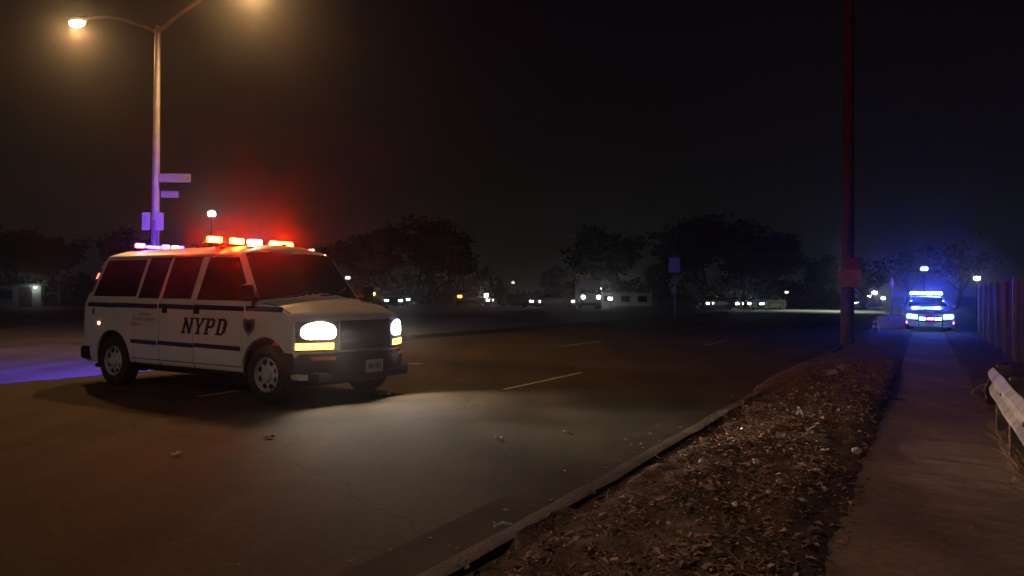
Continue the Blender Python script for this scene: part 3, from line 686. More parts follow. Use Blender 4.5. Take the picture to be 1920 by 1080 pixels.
# ================================================================ CARS
def sedan(name, loc, rz, label, paint, lens, group=None, cache={}):
    t = thing(name, loc, rz, label, 'car', group)
    key = paint.name
    if key not in cache:
        H = [(.25, .74), (.35, .84), (.60, .89), (.85, .88), (.93, .85), (1.36, .64), (1.42, .56)]
        Z = [(-2.3, .90), (-2.2, .98), (-1.55, 1.02), (-1.45, 1.03), (-.75, 1.36), (.05, 1.38), (.85, 1.00), (.95, .97), (1.9, .86), (2.2, .76), (2.28, .66)]
        q = dict(xs=[-2.3, -2.2, -2.0, -1.7, -1.55, -1.45, -1.2, -.95, -.75, -.5, -.2, .05, .3, .55, .7, .85, .95, 1.2, 1.5, 1.8, 2.0, 2.15, 2.22, 2.28], K=12, M=10,
                 hw=lambda z: lerp(H, z), ze=lambda x: lerp(Z, x), zb=lambda x: .22, crown=lambda x: .05, bulge=lambda x: .12 * sm((x + .2) / .3) * (1 - sm((x - .9) / .2)),
                 fx=1.0, rx=-1.6, fc=.34, rc=.15, lean=lambda z: 0, nose=lambda z: -.1 * abs(z - .5), taper=0)
        Sx, v, F = shell(q)
        b = obj('body', v, F, paint, None, 35)
        cut(b, [((1.38, .31), .37, -1, -.5), ((1.38, .31), .37, .5, 1), ((-1.38, .31), .37, -1, -.5), ((-1.38, .31), .37, .5, 1)])
        parts = [('body', b.data, (0, 0, 0), None)]; bpy.data.objects.remove(b)
        def keep(nm, ob, loc=(0, 0, 0)): parts.append((nm, ob.data, loc, None)); bpy.data.objects.remove(ob)
        for sg in (-1, 1):
            fn = Sx['side'](sg)
            keep('window', patch(MB(), fn, [(-.05, .99), (.70, .99), (.10, 1.33), (-.05, 1.33)], 4, 4, .006, .02).build('w', M_GLASS))
            keep('window', patch(MB(), fn, [(-1.05, 1.0), (-.12, .99), (-.12, 1.33), (-.72, 1.32)], 4, 4, .006, .02).build('w', M_GLASS))
            for x in (-1.38, 1.38): keep('wheel', tyre_mesh(.31, .2, .19, 20).lathe([(.19, sg * .08), (.1, sg * .06), (.03, sg * .1)], 'y', 16).build('w', M_RUBBER, None, 35), (x, sg * .77, .31))
            keep('mirror', MB().bbox((.62, sg * .95, 1.02), (.12, .17, .12), .03).build('m', paint, None, 40))
        keep('windscreen', patch(MB(), Sx['top'], [(.10, -.88), (.84, -.9), (.84, .9), (.10, .88)], 6, 8, .006, .02).build('w', M_GLASS, None, 40))
        keep('rear_window', patch(MB(), Sx['top'], [(-1.42, -.85), (-.80, -.85), (-.80, .85), (-1.42, .85)], 6, 8, .006, .02).build('w', M_GLASS, None, 40))
        keep('grille', patch(MB(), Sx['front'], [(-.42, .42), (.42, .42), (.42, .64), (-.42, .64)], 8, 2, .01, .02).build('g', M_BLACK, None, 40))
        keep('licence_plate', MB().bbox((2.245, 0, .36), (.02, .32, .15), .004).build('p', M_PLATE))
        cache[key] = (parts, Sx)
    parts, Sx = cache[key]
    for nm, me, l_, _ in parts: link(nm, me, t, l_)
    for sg in (-1, 1):
        a, b = (.48, .80)
        q = [(a, .55), (b, .57), (b, .70), (a, .68)] if sg > 0 else [(-b, .57), (-a, .55), (-a, .68), (-b, .70)]
        lk = (lens.name, sg)
        if lk not in cache:
            ob = patch(MB(), Sx['front'], q, 6, 3, .016, .02).build('headlight', lens, None, 40); cache[lk] = ob.data; bpy.data.objects.remove(ob)
        link('headlight', cache[lk], t)
    return t
def far_car(u, d, yaw, paint, lens, label, group='cars with headlights on the far road'):
    p = at(u, 560, d)
    a = math.atan2(-p.y, -p.x) + math.radians(yaw)     # yaw 0 = nose at the viewpoint
    return sedan('distant_car', (p.x, p.y, .006), a, label, paint, lens, group)
far_car(732, 77, 8, M_CARD2, E_FARB, 'distant car with blue-white headlights, nearest the van bonnet')
far_car(747, 86, 10, M_CARD2, E_FARB, 'distant car with blue-white headlights just right of the first one beside the van')
far_car(887, 88, 62, M_CARD2, E_FARH, 'distant car with a close pair of headlights below the orange lamp')
far_car(974, 80, 48, M_CARD2, E_FARH, 'distant car with a tight pair of headlights, below the faint lamp')
far_car(1040, 82, 72, M_CARD2, E_FARH, 'distant car with one small headlight, between two brighter pairs')
far_car(1290, 76, 70, M_CARD2, E_FARH, 'distant car with bright headlights just right of the square signpost')
far_car(1347, 76, 66, M_CARD2, E_FARH, 'distant car with warm white headlights left of the lit concrete ramp')
far_car(1438, 77, -28, M_CARD2, E_FARB, 'distant car with two wide bluish headlights above the lit concrete ramp')
# a taller van among them
def far_van():
    p = at(1104, 558, 72)
    t = thing('distant_van', (p.x, p.y, .006), math.atan2(-p.y, -p.x) + .1, 'distant box van with two large white headlights in mid picture', 'van', None)
    mb = MB().bbox((-1.2, 0, 1.55), (3.4, 2.0, 2.3), .08); mb.bbox((1.1, 0, 1.15), (1.3, 1.9, 1.5), .10); mb.build('body', M_CARD2, t, 40)
    MB().bbox((1.60, 0, 1.62), (.3, 1.7, .42), .05).build('windscreen', M_GLASS, t, 40)
    MB().bbox((1.78, 0, .55), (.12, 1.9, .22), .03).build('bumper', M_DKGREY, t, 40)
    for sg in (-1, 1):
        MB().lathe([(.16, 1.74), (.16, 1.80), (.10, 1.83), (.01, 1.84)], 'x', 16, (0, sg * .68, 1.12)).build('headlight', E_FARH, t, 40)
        for x in (-1.9, 1.0): tyre_mesh(.38, .24, .2, 18).lathe([(.2, sg * .09), (.02, sg * .1)], 'y', 12).build('wheel', M_RUBBER, t, 40).location = (x, sg * .85, .38)
far_van()
# police car with blue lights on the path
p = at(1737, 590, 34)
pc = sedan('police_car', (p.x, p.y, .022), math.atan2(-p.y, -p.x) + .06, 'police car with dazzling blue and white flashing lights parked on the path', M_CARW, E_CYAN)
b = MB().bbox((-.25, 0, 1.48), (.28, 1.20, .05), .015).build('light_bar', M_BLACK, pc, 40)
for y0, y1, m in ((-.60, -.32, E_BLUEHOT), (-.30, -.02, E_CYAN), (.0, .28, E_BLUEHOT), (.30, .60, E_BLUEHOT)):
    MB().bbox((-.25, (y0 + y1) / 2, 1.56), (.24, y1 - y0, .10), .02).build('strobe', m, b, 40)
g = MB()
for y in (-.30, .0, .30): MB().bbox((2.285, y, .53), (.03, .24, .12), .01).build('grille_strobe', E_CYAN if y else E_PINK, pc, 40)
for y in (-.45, .45): MB().bbox((.42, y, 1.20), (.06, .34, .09), .015).build('windscreen_strobe', E_BLUEHOT, pc, 40)
for y in (-.78, .78): MB().bbox((2.04, y, .38), (.05, .16, .09), .01).build('fog_lamp', E_PINK, pc, 40)
bb = MB().bbox((2.36, 0, .46), (.05, 1.1, .06), .015).bbox((2.36, -.42, .46), (.06, .06, .42), .015).bbox((2.36, .42, .46), (.06, .06, .42), .015).build('push_bar', M_BLACK, pc, 40)

# ================================================================ ROADSIDE THINGS
# wooden utility pole with two boards
up = thing('utility_pole', W(24, -1.95, .05), 0, 'tall brown wooden utility pole with a red sign and a tan board', 'pole')
MB().lathe([(.185, -.1), (.17, 2), (.15, 6), (.12, 13.2)], 'z', 14).build('shaft', M_WOOD, up, 40)
MB().bbox((-.02, -.19, 1.88), (.63, .02, .47), .006).build('tan_board', M_SIGNT, up)
MB().bbox((.06, -.19, 2.27), (.32, .02, .34), .006).build('red_sign', M_SIGNR, up)
MB().bbox((0, 0, 11.6), (2.2, .10, .12), .01).build('crossarm', M_WOOD, up)
# square sign on a post at the far median
ps = at(1265, 590, 49.6)
t = thing('sign_post', (ps.x, ps.y, .05), 0, 'square pale sign on a thin post at the far median', 'sign')
MB().tube([(0, 0, -.1), (0, 0, 3.9)], .05, 8).build('post', M_STEEL, t, 40)
MB().bbox((-.06, -.07, 3.2), (.72, .02, .92), .01).build('sign_panel', M_SIGN, t)
MB().bbox((-.08, -.07, 1.65), (.30, .02, .40), .01).build('lower_panel', M_SIGN, t)
MB().bbox((-.15, .0, 3.88), (.5, .04, .05), .01).build('top_bracket', M_STEEL, t)
# guardrail
gt = .62
gd = W(1, 0) - W(0, 0)
t = thing('guardrail', W(6, gt, 0), PI / 2 - RA, 'galvanised guardrail with a bent end at the right edge of the path', 'guardrail')
# local: x along road, y to the left (towards path)
def wprof(a):      # (out, z)
    return [(.0, .42), (.012, .432), (.050, .475), (.052, .505), (.016, .545), (.016, .590), (.052, .630), (.050, .660), (.012, .703), (.0, .715)]
v = []; sts = [-6 + .25 * i for i in range(41)]
for x in sts:
    bend = max(0, x - 3.2); ofs = -.06 * bend ** 2; dr = -.03 * bend
    wob = .012 * fbm(x * .9, 2)
    for o_, z in wprof(x):
        v.append(Vector((x, o_ + wob + ofs * .9 * (1 - .6 * (z - .44) / .27), z + dr * .6)))
n = 10; nn = len(sts)
f = [(i * n + k, (i + 1) * n + k, (i + 1) * n + k + 1, i * n + k + 1) for i in range(nn - 1) for k in range(n - 1)]
v2 = [p - Vector((0, .006, 0)) for p in v]; o_ = len(v)
f += [(o_ + i * n + k, o_ + i * n + k + 1, o_ + (i + 1) * n + k + 1, o_ + (i + 1) * n + k) for i in range(nn - 1) for k in range(n - 1)]
for i in range(nn - 1): f += [(i * n, o_ + i * n, o_ + (i + 1) * n, (i + 1) * n), (i * n + n - 1, (i + 1) * n + n - 1, o_ + (i + 1) * n + n - 1, o_ + i * n + n - 1)]
for k in range(n - 1): f += [(k, k + 1, o_ + k + 1, o_ + k), ((nn - 1) * n + k, o_ + (nn - 1) * n + k, o_ + (nn - 1) * n + k + 1, (nn - 1) * n + k + 1)]
obj('rail', v + v2, f, M_STEEL, t, 22)
for x in (-5.2, -3.3, -1.4, .5, 2.4, 3.9):
    pz = MB().bbox((x, -.11, .33), (.10, .14, .80), .008).build('post', M_RUST, t); MB().bbox((x, -.02, .57), (.10, .05, .22), .006).build('spacer_block', M_WOOD, pz)
    MB().lathe([(.018, .022), (.018, .032), (.004, .036)], 'y', 8, (x, 0, .575)).build('bolt', M_RUST, t)
# crumpled flared end shoe
v, f = grid(lambda a, b: Vector((3.88 + .36 * a + .05 * b, .035 - .05 * a + .035 * math.sin(b * 6 + a * 5) - .12 * a * b, .36 + .36 * b - .10 * a * (1 - b) + .02 * math.sin(a * 9))), 8, 10)
ew = obj('bent_end_shoe', v, f, M_RUST, t, 60); md = ew.modifiers.new('s', 'SOLIDIFY'); md.thickness = .006
# fence of steel posts and corrugated panels
fn_t = thing('fence', W(13, 1.75, 0), PI / 2 - RA, 'dark corrugated panel fence with pale posts on the right', 'fence')
n = 60
v = []
for i in range(n + 1):
    x = 2.4 * i / n; y = .022 * (1 if (i // 3) % 2 else -1)
    v += [Vector((x, y, .10)), Vector((x, y, 1.80))]
f = [(2 * i, 2 * i + 2, 2 * i + 3, 2 * i + 1) for i in range(n)]
ob = obj('panel', v, f, M_FENCE, fn_t); ob.modifiers.new('s', 'SOLIDIFY').thickness = .004
pm = MB().bbox((0, .0, .93), (.08, .10, 1.9), .008).build('fence_post', M_POLE, fn_t)
for i in range(9):
    if i:
        o2 = ob.copy(); C.objects.link(o2); o2.location = (2.5 * i, 0, 0); o2.parent = fn_t
        p2 = pm.copy(); C.objects.link(p2); p2.location = (2.5 * i - .05, .04, 0); p2.parent = fn_t
pm.location = (-.05, .04, 0)
# concrete block, cone, post beside the police car
p = at(1674, 606, 33.4)
t = thing('concrete_barrier', (p.x, p.y, .01), .30, 'pale concrete barrier block beside the blue-lit police car', 'barrier')
pr = [(-.20, 0), (.20, 0), (.20, .08), (.10, .25), (.07, .62), (-.07, .62), (-.10, .25), (-.20, .08)]
v = [Vector((x, y, z)) for x in (-.75, .75) for y, z in pr]; m_ = 8
obj('block', v, [(k, (k + 1) % m_, m_ + (k + 1) % m_, m_ + k) for k in range(m_)] + [tuple(range(m_)), tuple(range(m_, 2 * m_))], M_CONC, t)
for x in (-.35, .35): MB().bbox((x, 0, .63), (.10, .04, .05), .01).build('lifting_loop', M_RUST, t)
p = at(1641, 622, 29.5)
t = thing('traffic_cone', (p.x, p.y, .05), .2, 'small traffic cone coloured blue as if lit, at the kerb left of the concrete barrier', 'cone')
MB().bbox((0, 0, .02), (.38, .38, .04), .012).build('base', M_BLACK, t)
MB().lathe([(.15, .04), (.035, .62), (.02, .64)], 'z', 18).build('cone_body', M_BLUE, t, 40)  # blue light is put into the cone's body colour
for a in (.22, .40): MB().lathe([(.153 - .1965 * (a - .04) + .004, a), (.153 - .1965 * (a + .08) + .004, a + .12)], 'z', 18).build('reflective_band', M_REFL, t, 40)
p = at(1672, 600, 36)
t = thing('marker_post', (p.x, p.y, 0), 0, 'thin reddish marker post behind the concrete barrier', 'post')
MB().tube([(0, 0, -.05), (0, 0, 2.3)], .035, 8).build('shaft', M_RUST, t, 40); MB().bbox((0, -.045, 2.05), (.12, .015, .3), .004).build('reflector', M_SIGNR, t)
# small lit building far left and post, low lit building in the middle distance
p = at(10, 565, 64)
t = thing('small_building', (p.x, p.y, 0), .45, 'small pale building lit by an added wall lamp at the far left', 'building')
MB().bbox((0, 0, .85), (5.2, 3.0, 1.7), .02).build('wall', M_WALL, t); MB().bbox((0, 0, 1.77), (5.6, 3.4, .14), .02).build('roof', M_ROOF, t)
for x in (-1.6, .2): MB().bbox((x, -1.51, .95), (.9, .04, .7), .01).build('window', M_GLASS, t)
MB().bbox((1.55, -1.51, .80), (.85, .05, 1.55), .01).build('door', M_DKGREY, t)
wl_ = MB().bbox((2.2, -1.58, 1.55), (.25, .14, .10), .02).build('added_wall_lamp', E_FARD, t); light('lamp_light', 'POINT', t, (2.2, -1.95, 1.5), 22, (.85, 1, .9), shadow_soft_size=.05)  # lamp and its light added to brighten the pale wall
p = at(110, 545, 60)
t = thing('sign_post', (p.x, p.y, 0), 0, 'thin post with a small pale sign at the far left behind the van', 'sign')
MB().tube([(0, 0, -.05), (0, 0, 2.5)], .05, 8).build('post', M_STEEL, t, 40); MB().bbox((0, -.06, 2.25), (.5, .02, .4), .01).build('sign_panel', M_SIGN, t)
p = at(1172, 562, 97)
t = thing('low_building', (p.x, p.y, 0), -.12, 'low pale building lit by lamps in the middle distance', 'building')
MB().bbox((0, 0, .75), (6.2, 4, 1.5), .02).build('wall', M_WALL, t); MB().bbox((0, 0, 1.58), (6.6, 4.4, .16), .02).build('roof', M_ROOF, t)
for x in (-2, 0, 2): MB().bbox((x, -2.01, .85), (1.0, .04, .7), .01).build('window', M_GLASS, t)
light('lamp_light', 'POINT', t, (-2.7, -3.2, 1.5), 25, (.9, 1, .92), shadow_soft_size=.1)

# ================================================================ TREES
TV = []
def tree_mesh(seed, hgt, wid, bare):
    rnd = random.Random(seed); br = MB(); tips = []
    def limb(p, d, L, r, lev):
        q = p; pts = [p]; rs = [r]
        for k in range(4):
            d = (d + Vector((rnd.uniform(-.25, .25), rnd.uniform(-.25, .25), rnd.uniform(-.06, .22)))).normalized(); q = q + d * L / 4; pts.append(q); rs.append(r * (1 - .16 * (k + 1)))
        br.tube(pts, rs, 5 if lev else 8, False)
        if lev < 3:
            for k in range(4 if lev else 7):
                i = rnd.randint(2, 4); a = rnd.uniform(0, 2 * PI); nd = (d * .55 + Vector((math.cos(a) * wid, math.sin(a) * wid, rnd.uniform(.0, .55)))).normalized()
                limb(pts[i], nd, L * rnd.uniform(.5, .72), rs[i] * .6, lev + 1)
        else: tips.extend(pts[2:])
        if lev == 2: tips.append(pts[-1])
    limb(Vector((0, 0, -.2)), Vector((0, 0, 1)), hgt * .42, hgt * .022, 0)
    lf = MB(); nl = 1 if bare else 13
    for c in tips:
        for k in range(nl):
            o_ = c + Vector((rnd.gauss(0, .35), rnd.gauss(0, .35), rnd.gauss(0, .3))) * hgt / 9; sz = rnd.uniform(.12, .30) * hgt / 9
            a = Vector((rnd.gauss(0, 1), rnd.gauss(0, 1), rnd.gauss(0, 1))).normalized(); b = a.orthogonal().normalized()
            lf.add([o_ - a * sz, o_ + b * sz * .6, o_ + a * sz, o_ - b * sz * .6], [(0, 1, 2, 3)])
    o1 = br.build('trunk', M_BARK); o2 = lf.build('crown', M_CROWN); r = (o1.data, o2.data); bpy.data.objects.remove(o1); bpy.data.objects.remove(o2)
    return r
TV = [tree_mesh(3, 9, .8, False), tree_mesh(11, 9, .55, False), tree_mesh(23, 9, .9, True), tree_mesh(31, 9, .7, False)]
def tree(u, d, hgt, var, rz, label, wide=1.0):
    p = at(u, 560, d); t = thing('tree', (p.x, p.y, 0), rz, label, 'tree', 'dark trees on the skyline')
    s = hgt / 9; t.scale = (s * wide, s * wide, s)
    link('trunk', TV[var][0], t); link('crown', TV[var][1], t)
tr = [(700, 115, 13, 0, 'dark tree behind the van bonnet with a broad crown'), (775, 105, 12.5, 3, 'dark broad tree right of the van bonnet lamps'), (840, 108, 11.5, 1, 'dark tree sloping down to the open sky gap'),
      (905, 140, 8, 2, 'low thin tree at the right foot of the sloping tree mass'), (1035, 150, 7, 1, 'low dark tree in the middle of the sky gap'), (1110, 118, 13, 2, 'thin dark tree behind the two large headlights'),
      (1165, 112, 14, 0, 'tall dark tree left of the square signpost'), (1225, 135, 9, 3, 'low tree behind the square signpost'), (1335, 105, 14.5, 3, 'tallest dark tree right of the square signpost'),
      (1395, 110, 13, 0, 'broad dark tree left of centre above the concrete ramp'), (1460, 108, 11, 1, 'rounded dark tree above the right side of the ramp'), (1515, 118, 8.5, 3, 'low dark tree beside the wooden pole'),
      (1700, 110, 11, 2, 'thin bare tree above the blue flashing car'), (1790, 95, 11, 2, 'bare tree behind the fence end'), (1620, 88, 7.5, 0, 'leafy tree lit grey-green just right of the wooden pole'),
      (30, 95, 11, 3, 'dark tree over the small building at far left'), (120, 110, 12, 0, 'dark tree left of the van behind the far sign'), (240, 120, 11, 1, 'dark tree behind the lamp pole'),
      (560, 125, 11, 0, 'dark tree behind the van windscreen'), (460, 120, 10, 3, 'dark tree behind the roof light bar')]
for i, (u, d, hh, vv, lab) in enumerate(tr): tree(u, d, hh, vv, i * 1.3, lab, 1.35)

def hedge(u, d, L, hgt, seed, label):
    p = at(u, 560, d); rnd = random.Random(seed); t = thing('hedge', (p.x, p.y, 0), 0, label, 'hedge', 'dark hedges below the trees')
    lf = MB(); st_ = MB()
    for k in range(int(L * 2.2)):
        x = rnd.uniform(-L / 2, L / 2); b = Vector((x + rnd.uniform(-.6, .6), rnd.uniform(-.8, .8), hgt * rnd.uniform(.4, .8))); st_.tube([(x, 0, -.1), (x * .5 + b.x * .5, b.y * .4, b.z * .5), b], [.06, .04, .015], 5, False)
    for k in range(int(L * 150)):
        x = rnd.uniform(-L / 2, L / 2); top = hgt * (.62 + .42 * fbm(x * .45, seed, 2) + .2 * fbm(x * 1.7, seed, 5)) * min(1, (L / 2 - abs(x)) / 2.0 + .25)
        c = Vector((x, rnd.gauss(0, .8), rnd.uniform(0, 1) ** .8 * max(.3, top))); sz = rnd.uniform(.12, .34)
        a = Vector((rnd.gauss(0, 1), rnd.gauss(0, 1), rnd.gauss(0, 1))).normalized(); b = a.orthogonal().normalized()
        lf.add([c - a * sz, c + b * sz * .6, c + a * sz, c - b * sz * .6], [(0, 1, 2, 3)])
    stuff(st_.build('stems', M_BARK, t)); lf.build('foliage', M_CROWN, t)
hedge(60, 92, 22, 4.2, 1, 'dark hedge behind the small building at far left')
hedge(760, 98, 26, 5.5, 2, 'tall dark hedge below the tree mass right of the van')
hedge(950, 112, 20, 2.6, 3, 'low dark hedge in the middle of the sky gap')
hedge(1140, 108, 18, 5.0, 4, 'dark hedge below the trees left of the square signpost')
hedge(1380, 100, 22, 5.6, 5, 'tall dark hedge below the trees right of the square signpost')
hedge(1540, 104, 14, 3.4, 6, 'low dark hedge running behind the wooden pole')
hedge(480, 105, 30, 4.5, 7, 'dark hedge behind the roof of the van')

# ================================================================ LITTER, LEAVES, STRAW
def vz(s, t): return verge_z(s, t)
lf = MB()
for i in range(26000):
    s = 1.0 + 17 * random.random() ** 1.35; t = random.triangular(-2.0, -.35, -1.0)
    if fbm(s * 1.9, t * 1.9, 40) + .5 * fbm(s * 5, t * 5, 44) < random.uniform(-.55, .35): continue
    z = vz(s, min(t, -.5)) + .008 if t > -1.94 else .13
    if t > -.46: z = .03
    L = .012 + .03 * random.random() ** 2.2; a = random.uniform(0, 2 * PI); c = W(s, t, z + random.random() ** 3 * .05)
    d = Vector((math.cos(a), math.sin(a), random.uniform(-.5, .5))).normalized(); b = Vector((-d.y, d.x, random.uniform(-.4, .4))).normalized()
    lf.add([c - d * L, c + b * L * .45 + Vector((0, 0, L * .35)), c + d * L, c - b * L * .45 + Vector((0, 0, L * .3 * random.random()))], [(0, 1, 2), (0, 2, 3)])
for i in range(1500):
    s = 3 + 12 * random.random(); t = .72 + 1.0 * random.random(); L = random.uniform(.02, .05); a = random.uniform(0, 2 * PI); c = W(s, t, .09 + .03 * random.random())
    d = Vector((math.cos(a), math.sin(a), random.uniform(-.5, .5))).normalized(); b = Vector((-d.y, d.x, .2)).normalized()
    lf.add([c - d * L, c + b * L * .45, c + d * L, c - b * L * .45], [(0, 1, 2), (0, 2, 3)])
for i in range(260):      # blown on to gutter and path
    s = 1.5 + 14 * random.random() ** 1.3; t = random.choice([-2.2 - abs(random.gauss(0, .35)), random.uniform(-.5, .8)]); L = random.uniform(.012, .03); a = random.uniform(0, 2 * PI); c = W(s, t, .014 if t < -2 else .03)
    d = Vector((math.cos(a), math.sin(a), 0)); b = Vector((-d.y, d.x, .2))
    lf.add([c - d * L, c + b * L * .45, c + d * L, c - b * L * .45], [(0, 1, 2), (0, 2, 3)])
tag(stuff(lf.build('fallen_leaves', M_LEAF)), 'brown fallen leaves covering the verge beside the kerb', 'leaves')
sw = MB()
for i in range(3600):
    if i < 1900: s = random.gauss(6.6, 1.6); t = .66 + abs(random.gauss(0, .28)); L = random.uniform(.10, .34)
    else: s = 1 + 15 * random.random() ** 1.3; t = random.triangular(-1.95, -.5, -1.1); L = random.uniform(.05, .17)
    z = .04 if t > 0 else vz(s, t) - .01
    c = W(s, t, z); a = random.uniform(0, 2 * PI); ln = random.uniform(.3, 1.4); d = Vector((math.cos(a) * ln, math.sin(a) * ln, 1)).normalized(); b = d.orthogonal().normalized() * .003
    m1 = c + d * L * .55; e1 = c + d * L + Vector((d.x, d.y, -.5)) * L * .25
    sw.add([c - b, c + b, m1 + b * .8, m1 - b * .8, e1], [(0, 1, 2, 3), (3, 2, 4)])
tag(stuff(sw.build('dry_grass', M_STRAW)), 'dry straw-coloured grass under the guardrail and on the verge', 'dry grass')

def scrap(name, u, v, size, m, label, cat='litter', z=0.02, kind='paper', seed=0):
    c, s = math.cos(ROLL), math.sin(ROLL)
    P0 = at(u, v, 1.0); D = (P0 - Vector((0, 0, CAMH))); P = Vector((0, 0, CAMH)) + D * ((CAMH - z) / -D.z)
    rnd = random.Random(seed); size *= 0.9
    if kind == 'paper':
        nn = 6; ph = rnd.uniform(0, 6)
        V_, F_ = grid(lambda a, b: Vector(((a - .5) * size, (b - .5) * size * .62, size * (.16 + .13 * math.sin(a * 6 + ph) * math.cos(b * 5 + ph) + .08 * fbm(a * 4 + ph, b * 4)))), nn, nn)
        ob = obj(name, V_, F_, m, None, 30); ob.modifiers.new('s', 'SOLIDIFY').thickness = .003
    elif kind == 'ball':
        bm = bmesh.new(); bmesh.ops.create_icosphere(bm, subdivisions=3, radius=size / 2)
        for q in bm.verts: q.co *= 1 + .38 * fbm(q.co.x * 2.2 / size + seed, q.co.y * 2.2 / size, q.co.z * 2.2 / size); q.co.z *= .75
        me = bpy.data.meshes.new(name); bm.to_mesh(me); bm.free(); me.materials.append(m); ob = link(name, me); P.z += size * .25
    elif kind == 'bag':
        V_, F_ = grid(lambda a, b: Vector(((a - .5) * size * (1 - .3 * b), (.5 - b) * size * .3 * math.sin(a * PI) + .1 * size * fbm(a * 3, b * 3, seed), size * .45 * b * math.sin(a * PI) ** .6 + .12 * size * fbm(a * 4 + seed, b * 4))), 12, 10)
        ob = obj(name, V_, F_, m, None, 40); ob.modifiers.new('s', 'SOLIDIFY').thickness = .003
    elif kind == 'cup':
        ob = MB().lathe([(size * .28, 0), (size * .36, size * .9), (size * .38, size * .92), (size * .34, size * .92), (size * .26, .01)], 'x', 16).build(name, m, None, 40); P.z += size * .36
    else:   # stick
        ob = MB().tube([(-size / 2, 0, .012), (0, size * .06, .02), (size / 2, -.02 * size, .012)], [.012, .014, .007], 6).build(name, m, None, 40)
    ob.location = P; ob.rotation_euler = (rnd.uniform(-.2, .2), rnd.uniform(-.2, .2), rnd.uniform(0, 6.28))
    return tag(ob, label, cat)
scrap('paper_bag', 1500, 778, .22, M_PAPER, 'crumpled pale paper bag, largest scrap on the verge', z=.16, kind='bag', seed=1)
scrap('plastic_bag', 1530, 808, .20, M_PAPER, 'torn greyish bag lying just below the largest paper scrap', z=.15, kind='bag', seed=2)
scrap('paper_cup', 1474, 825, .10, M_PAPER, 'small tan cup on its side at the middle of the verge', z=.18, kind='cup', seed=3)
scrap('paper_scrap', 1562, 705, .26, M_PAPER, 'pale scrap on the far part of the verge', z=.12, kind='bag', seed=4)
scrap('paper_scrap', 1606, 849, .09, M_PAPER, 'round pale scrap at the path edge of the verge', z=.06, kind='ball', seed=5)
scrap('food_wrapper', 1637, 793, .11, M_PAPER, 'pale wrapper on the left edge of the path', z=.04, kind='paper', seed=6)
scrap('paper_scrap', 1317, 869, .07, M_PAPER, 'small white scrap on the verge near the kerb', z=.14, kind='ball', seed=7)
scrap('paper_scrap', 1346, 872, .08, M_PAPER, 'second small white scrap just right of the one near the kerb', z=.14, kind='paper', seed=8)
scrap('paper_scrap', 1418, 868, .06, M_PAPER, 'tiny pale scrap in the middle of the leaves', z=.18, kind='ball', seed=9)
scrap('paper_scrap', 1388, 886, .07, M_CARD, 'brownish card scrap in the middle of the leaves', z=.18, kind='paper', seed=10)
scrap('paper_scrap', 1528, 884, .09, M_PAPER, 'pale strip of paper on the right slope of the verge', z=.15, kind='paper', seed=11)
scrap('paper_scrap', 1393, 806, .05, M_PLASTW, 'tiny bright scrap beside the end of the kerb line', z=.13, kind='ball', seed=12)
scrap('bottle_cap', 1378, 948, .04, M_PLASTW, 'tiny white cap low on the verge', z=.18, kind='ball', seed=13)
scrap('cardboard_piece', 1327, 918, .13, M_CARD, 'reddish brown cardboard piece on the verge nearer the viewer', z=.15, kind='paper', seed=14)
scrap('plastic_strip', 1640, 746, .34, M_PAPER, 'pale strip lying across the path edge in blue light', z=.04, kind='paper', seed=15)
scrap('blue_wrapper', 1688, 752, .16, M_BLUE, 'small blue wrapper on the path in blue light', z=.03, kind='paper', seed=16)
scrap('stick', 943, 988, .13, M_PAPER, 'pale stick lying in the gutter at the bottom', z=.012, kind='stick', seed=17).rotation_euler = (0, 0, .45)
scrap('road_scrap', 331, 853, .10, M_PAPER, 'pale scrap on the road in front of the van', z=.01, kind='paper', seed=18)
scrap('road_scrap', 505, 820, .11, M_CARD, 'dull scrap on the road below the van front wheel', z=.01, kind='paper', seed=19)
scrap('road_scrap', 935, 823, .10, M_PAPER, 'pinkish scrap on the road right of the headlight pool', z=.01, kind='paper', seed=20)
scrap('road_scrap', 718, 742, .22, M_PAPER, 'pale flat scrap on the road under the van front bumper', z=.01, kind='paper', seed=21)
scrap('plastic_bottle', 1911, 803, .19, M_PLASTW, 'white plastic container under the guardrail at right edge', z=.09, kind='cup', seed=22)
scrap('torn_sheet', 1850, 738, .42, M_PAPER, 'torn pale sheet caught at the foot of the bent guardrail end', z=.05, kind='bag', seed=23)
scrap('paper_scrap', 1824, 737, .16, M_PAPER, 'small pale scrap left of the torn sheet by the guardrail', z=.04, kind='bag', seed=24)
scrap('paper_scrap', 1895, 908, .06, M_CARD, 'small pale scrap at the right edge of the path', z=.03, kind='paper', seed=25)

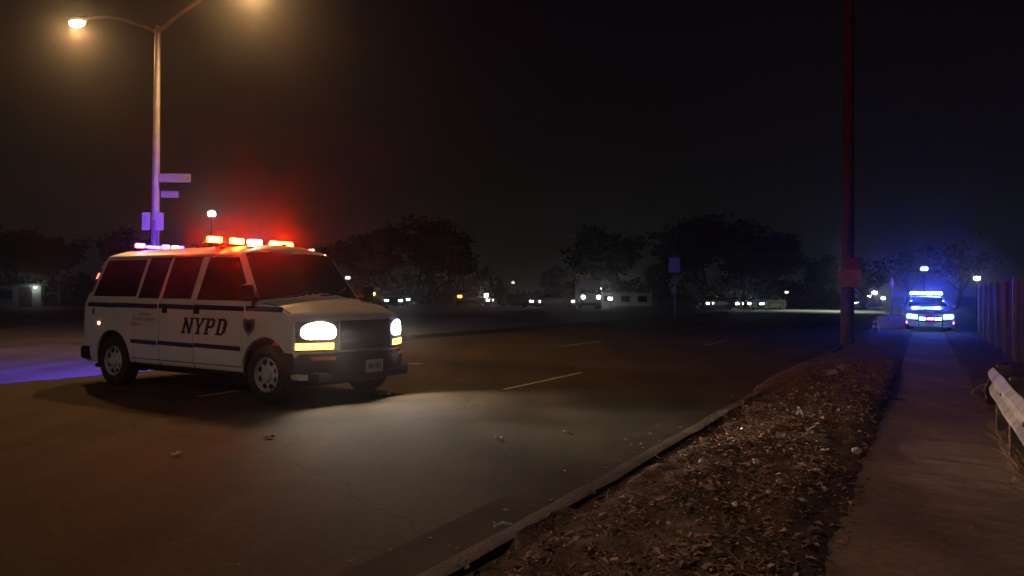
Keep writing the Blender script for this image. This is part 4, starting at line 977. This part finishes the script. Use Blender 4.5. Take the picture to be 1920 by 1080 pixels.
scrap('paper_scrap', 1352, 846, 0.05, M_PAPER, 'tiny pale scrap just right of the kerb gap', z=.14, kind='ball', seed=40)
scrap('paper_scrap', 1440, 842, 0.07, M_PAPER, 'small pale scrap above the middle of the leaves', z=.14, kind='paper', seed=41)
scrap('paper_scrap', 1462, 905, 0.05, M_PAPER, 'tiny pale scrap among leaves right of the card scrap', z=.14, kind='ball', seed=42)
scrap('paper_scrap', 1300, 940, 0.07, M_PAPER, 'pale scrap on the near verge beside the kerb', z=.14, kind='paper', seed=43)
scrap('paper_scrap', 1442, 925, 0.045, M_PAPER, 'tiny pale scrap near the viewer in the leaves', z=.14, kind='ball', seed=44)
scrap('paper_scrap', 1505, 940, 0.06, M_PAPER, 'faint pale scrap near the path on the near verge', z=.14, kind='paper', seed=45)
scrap('paper_scrap', 1255, 985, 0.04, M_PAPER, 'tiny pale scrap low on the verge beside the kerb', z=.14, kind='ball', seed=46)
scrap('paper_scrap', 1580, 690, 0.2, M_PAPER, 'pale scrap at the far end of the verge near the wooden pole', z=.14, kind='bag', seed=47)
scrap('paper_scrap', 1548, 845, 0.08, M_PAPER, 'pale scrap right of the small tan cup', z=.14, kind='paper', seed=48)
scrap('paper_scrap', 1060, 810, 0.07, M_PAPER, 'dull pale scrap on the road right of the pinkish one', z=.01, kind='paper', seed=49)

# ================================================================ HAZE ADDED FOR LAMP GLOW
hb = MB().box((0, 130, 10.4), (1000, 320, 23.6))  # volume added so the lamps get a glow like lens bloom
hz = hb.build('haze', MATS['bark']); hz.data.materials.clear()
hm = bpy.data.materials.new('added_glow_haze'); hm.use_nodes = True; n = hm.node_tree.nodes; n.clear()
ou = n.new('ShaderNodeOutputMaterial'); vv = n.new('ShaderNodeVolumePrincipled'); vv.inputs['Color'].default_value = (.9, .9, .9, 1)
vv.inputs['Density'].default_value = HAZE; vv.inputs['Anisotropy'].default_value = .945
hm.node_tree.links.new(vv.outputs[0], ou.inputs['Volume']); hz.data.materials.append(hm); stuff(hz)
hz['label'] = 'thin added haze standing in for lens glow around the lamps'; hz['category'] = 'haze'
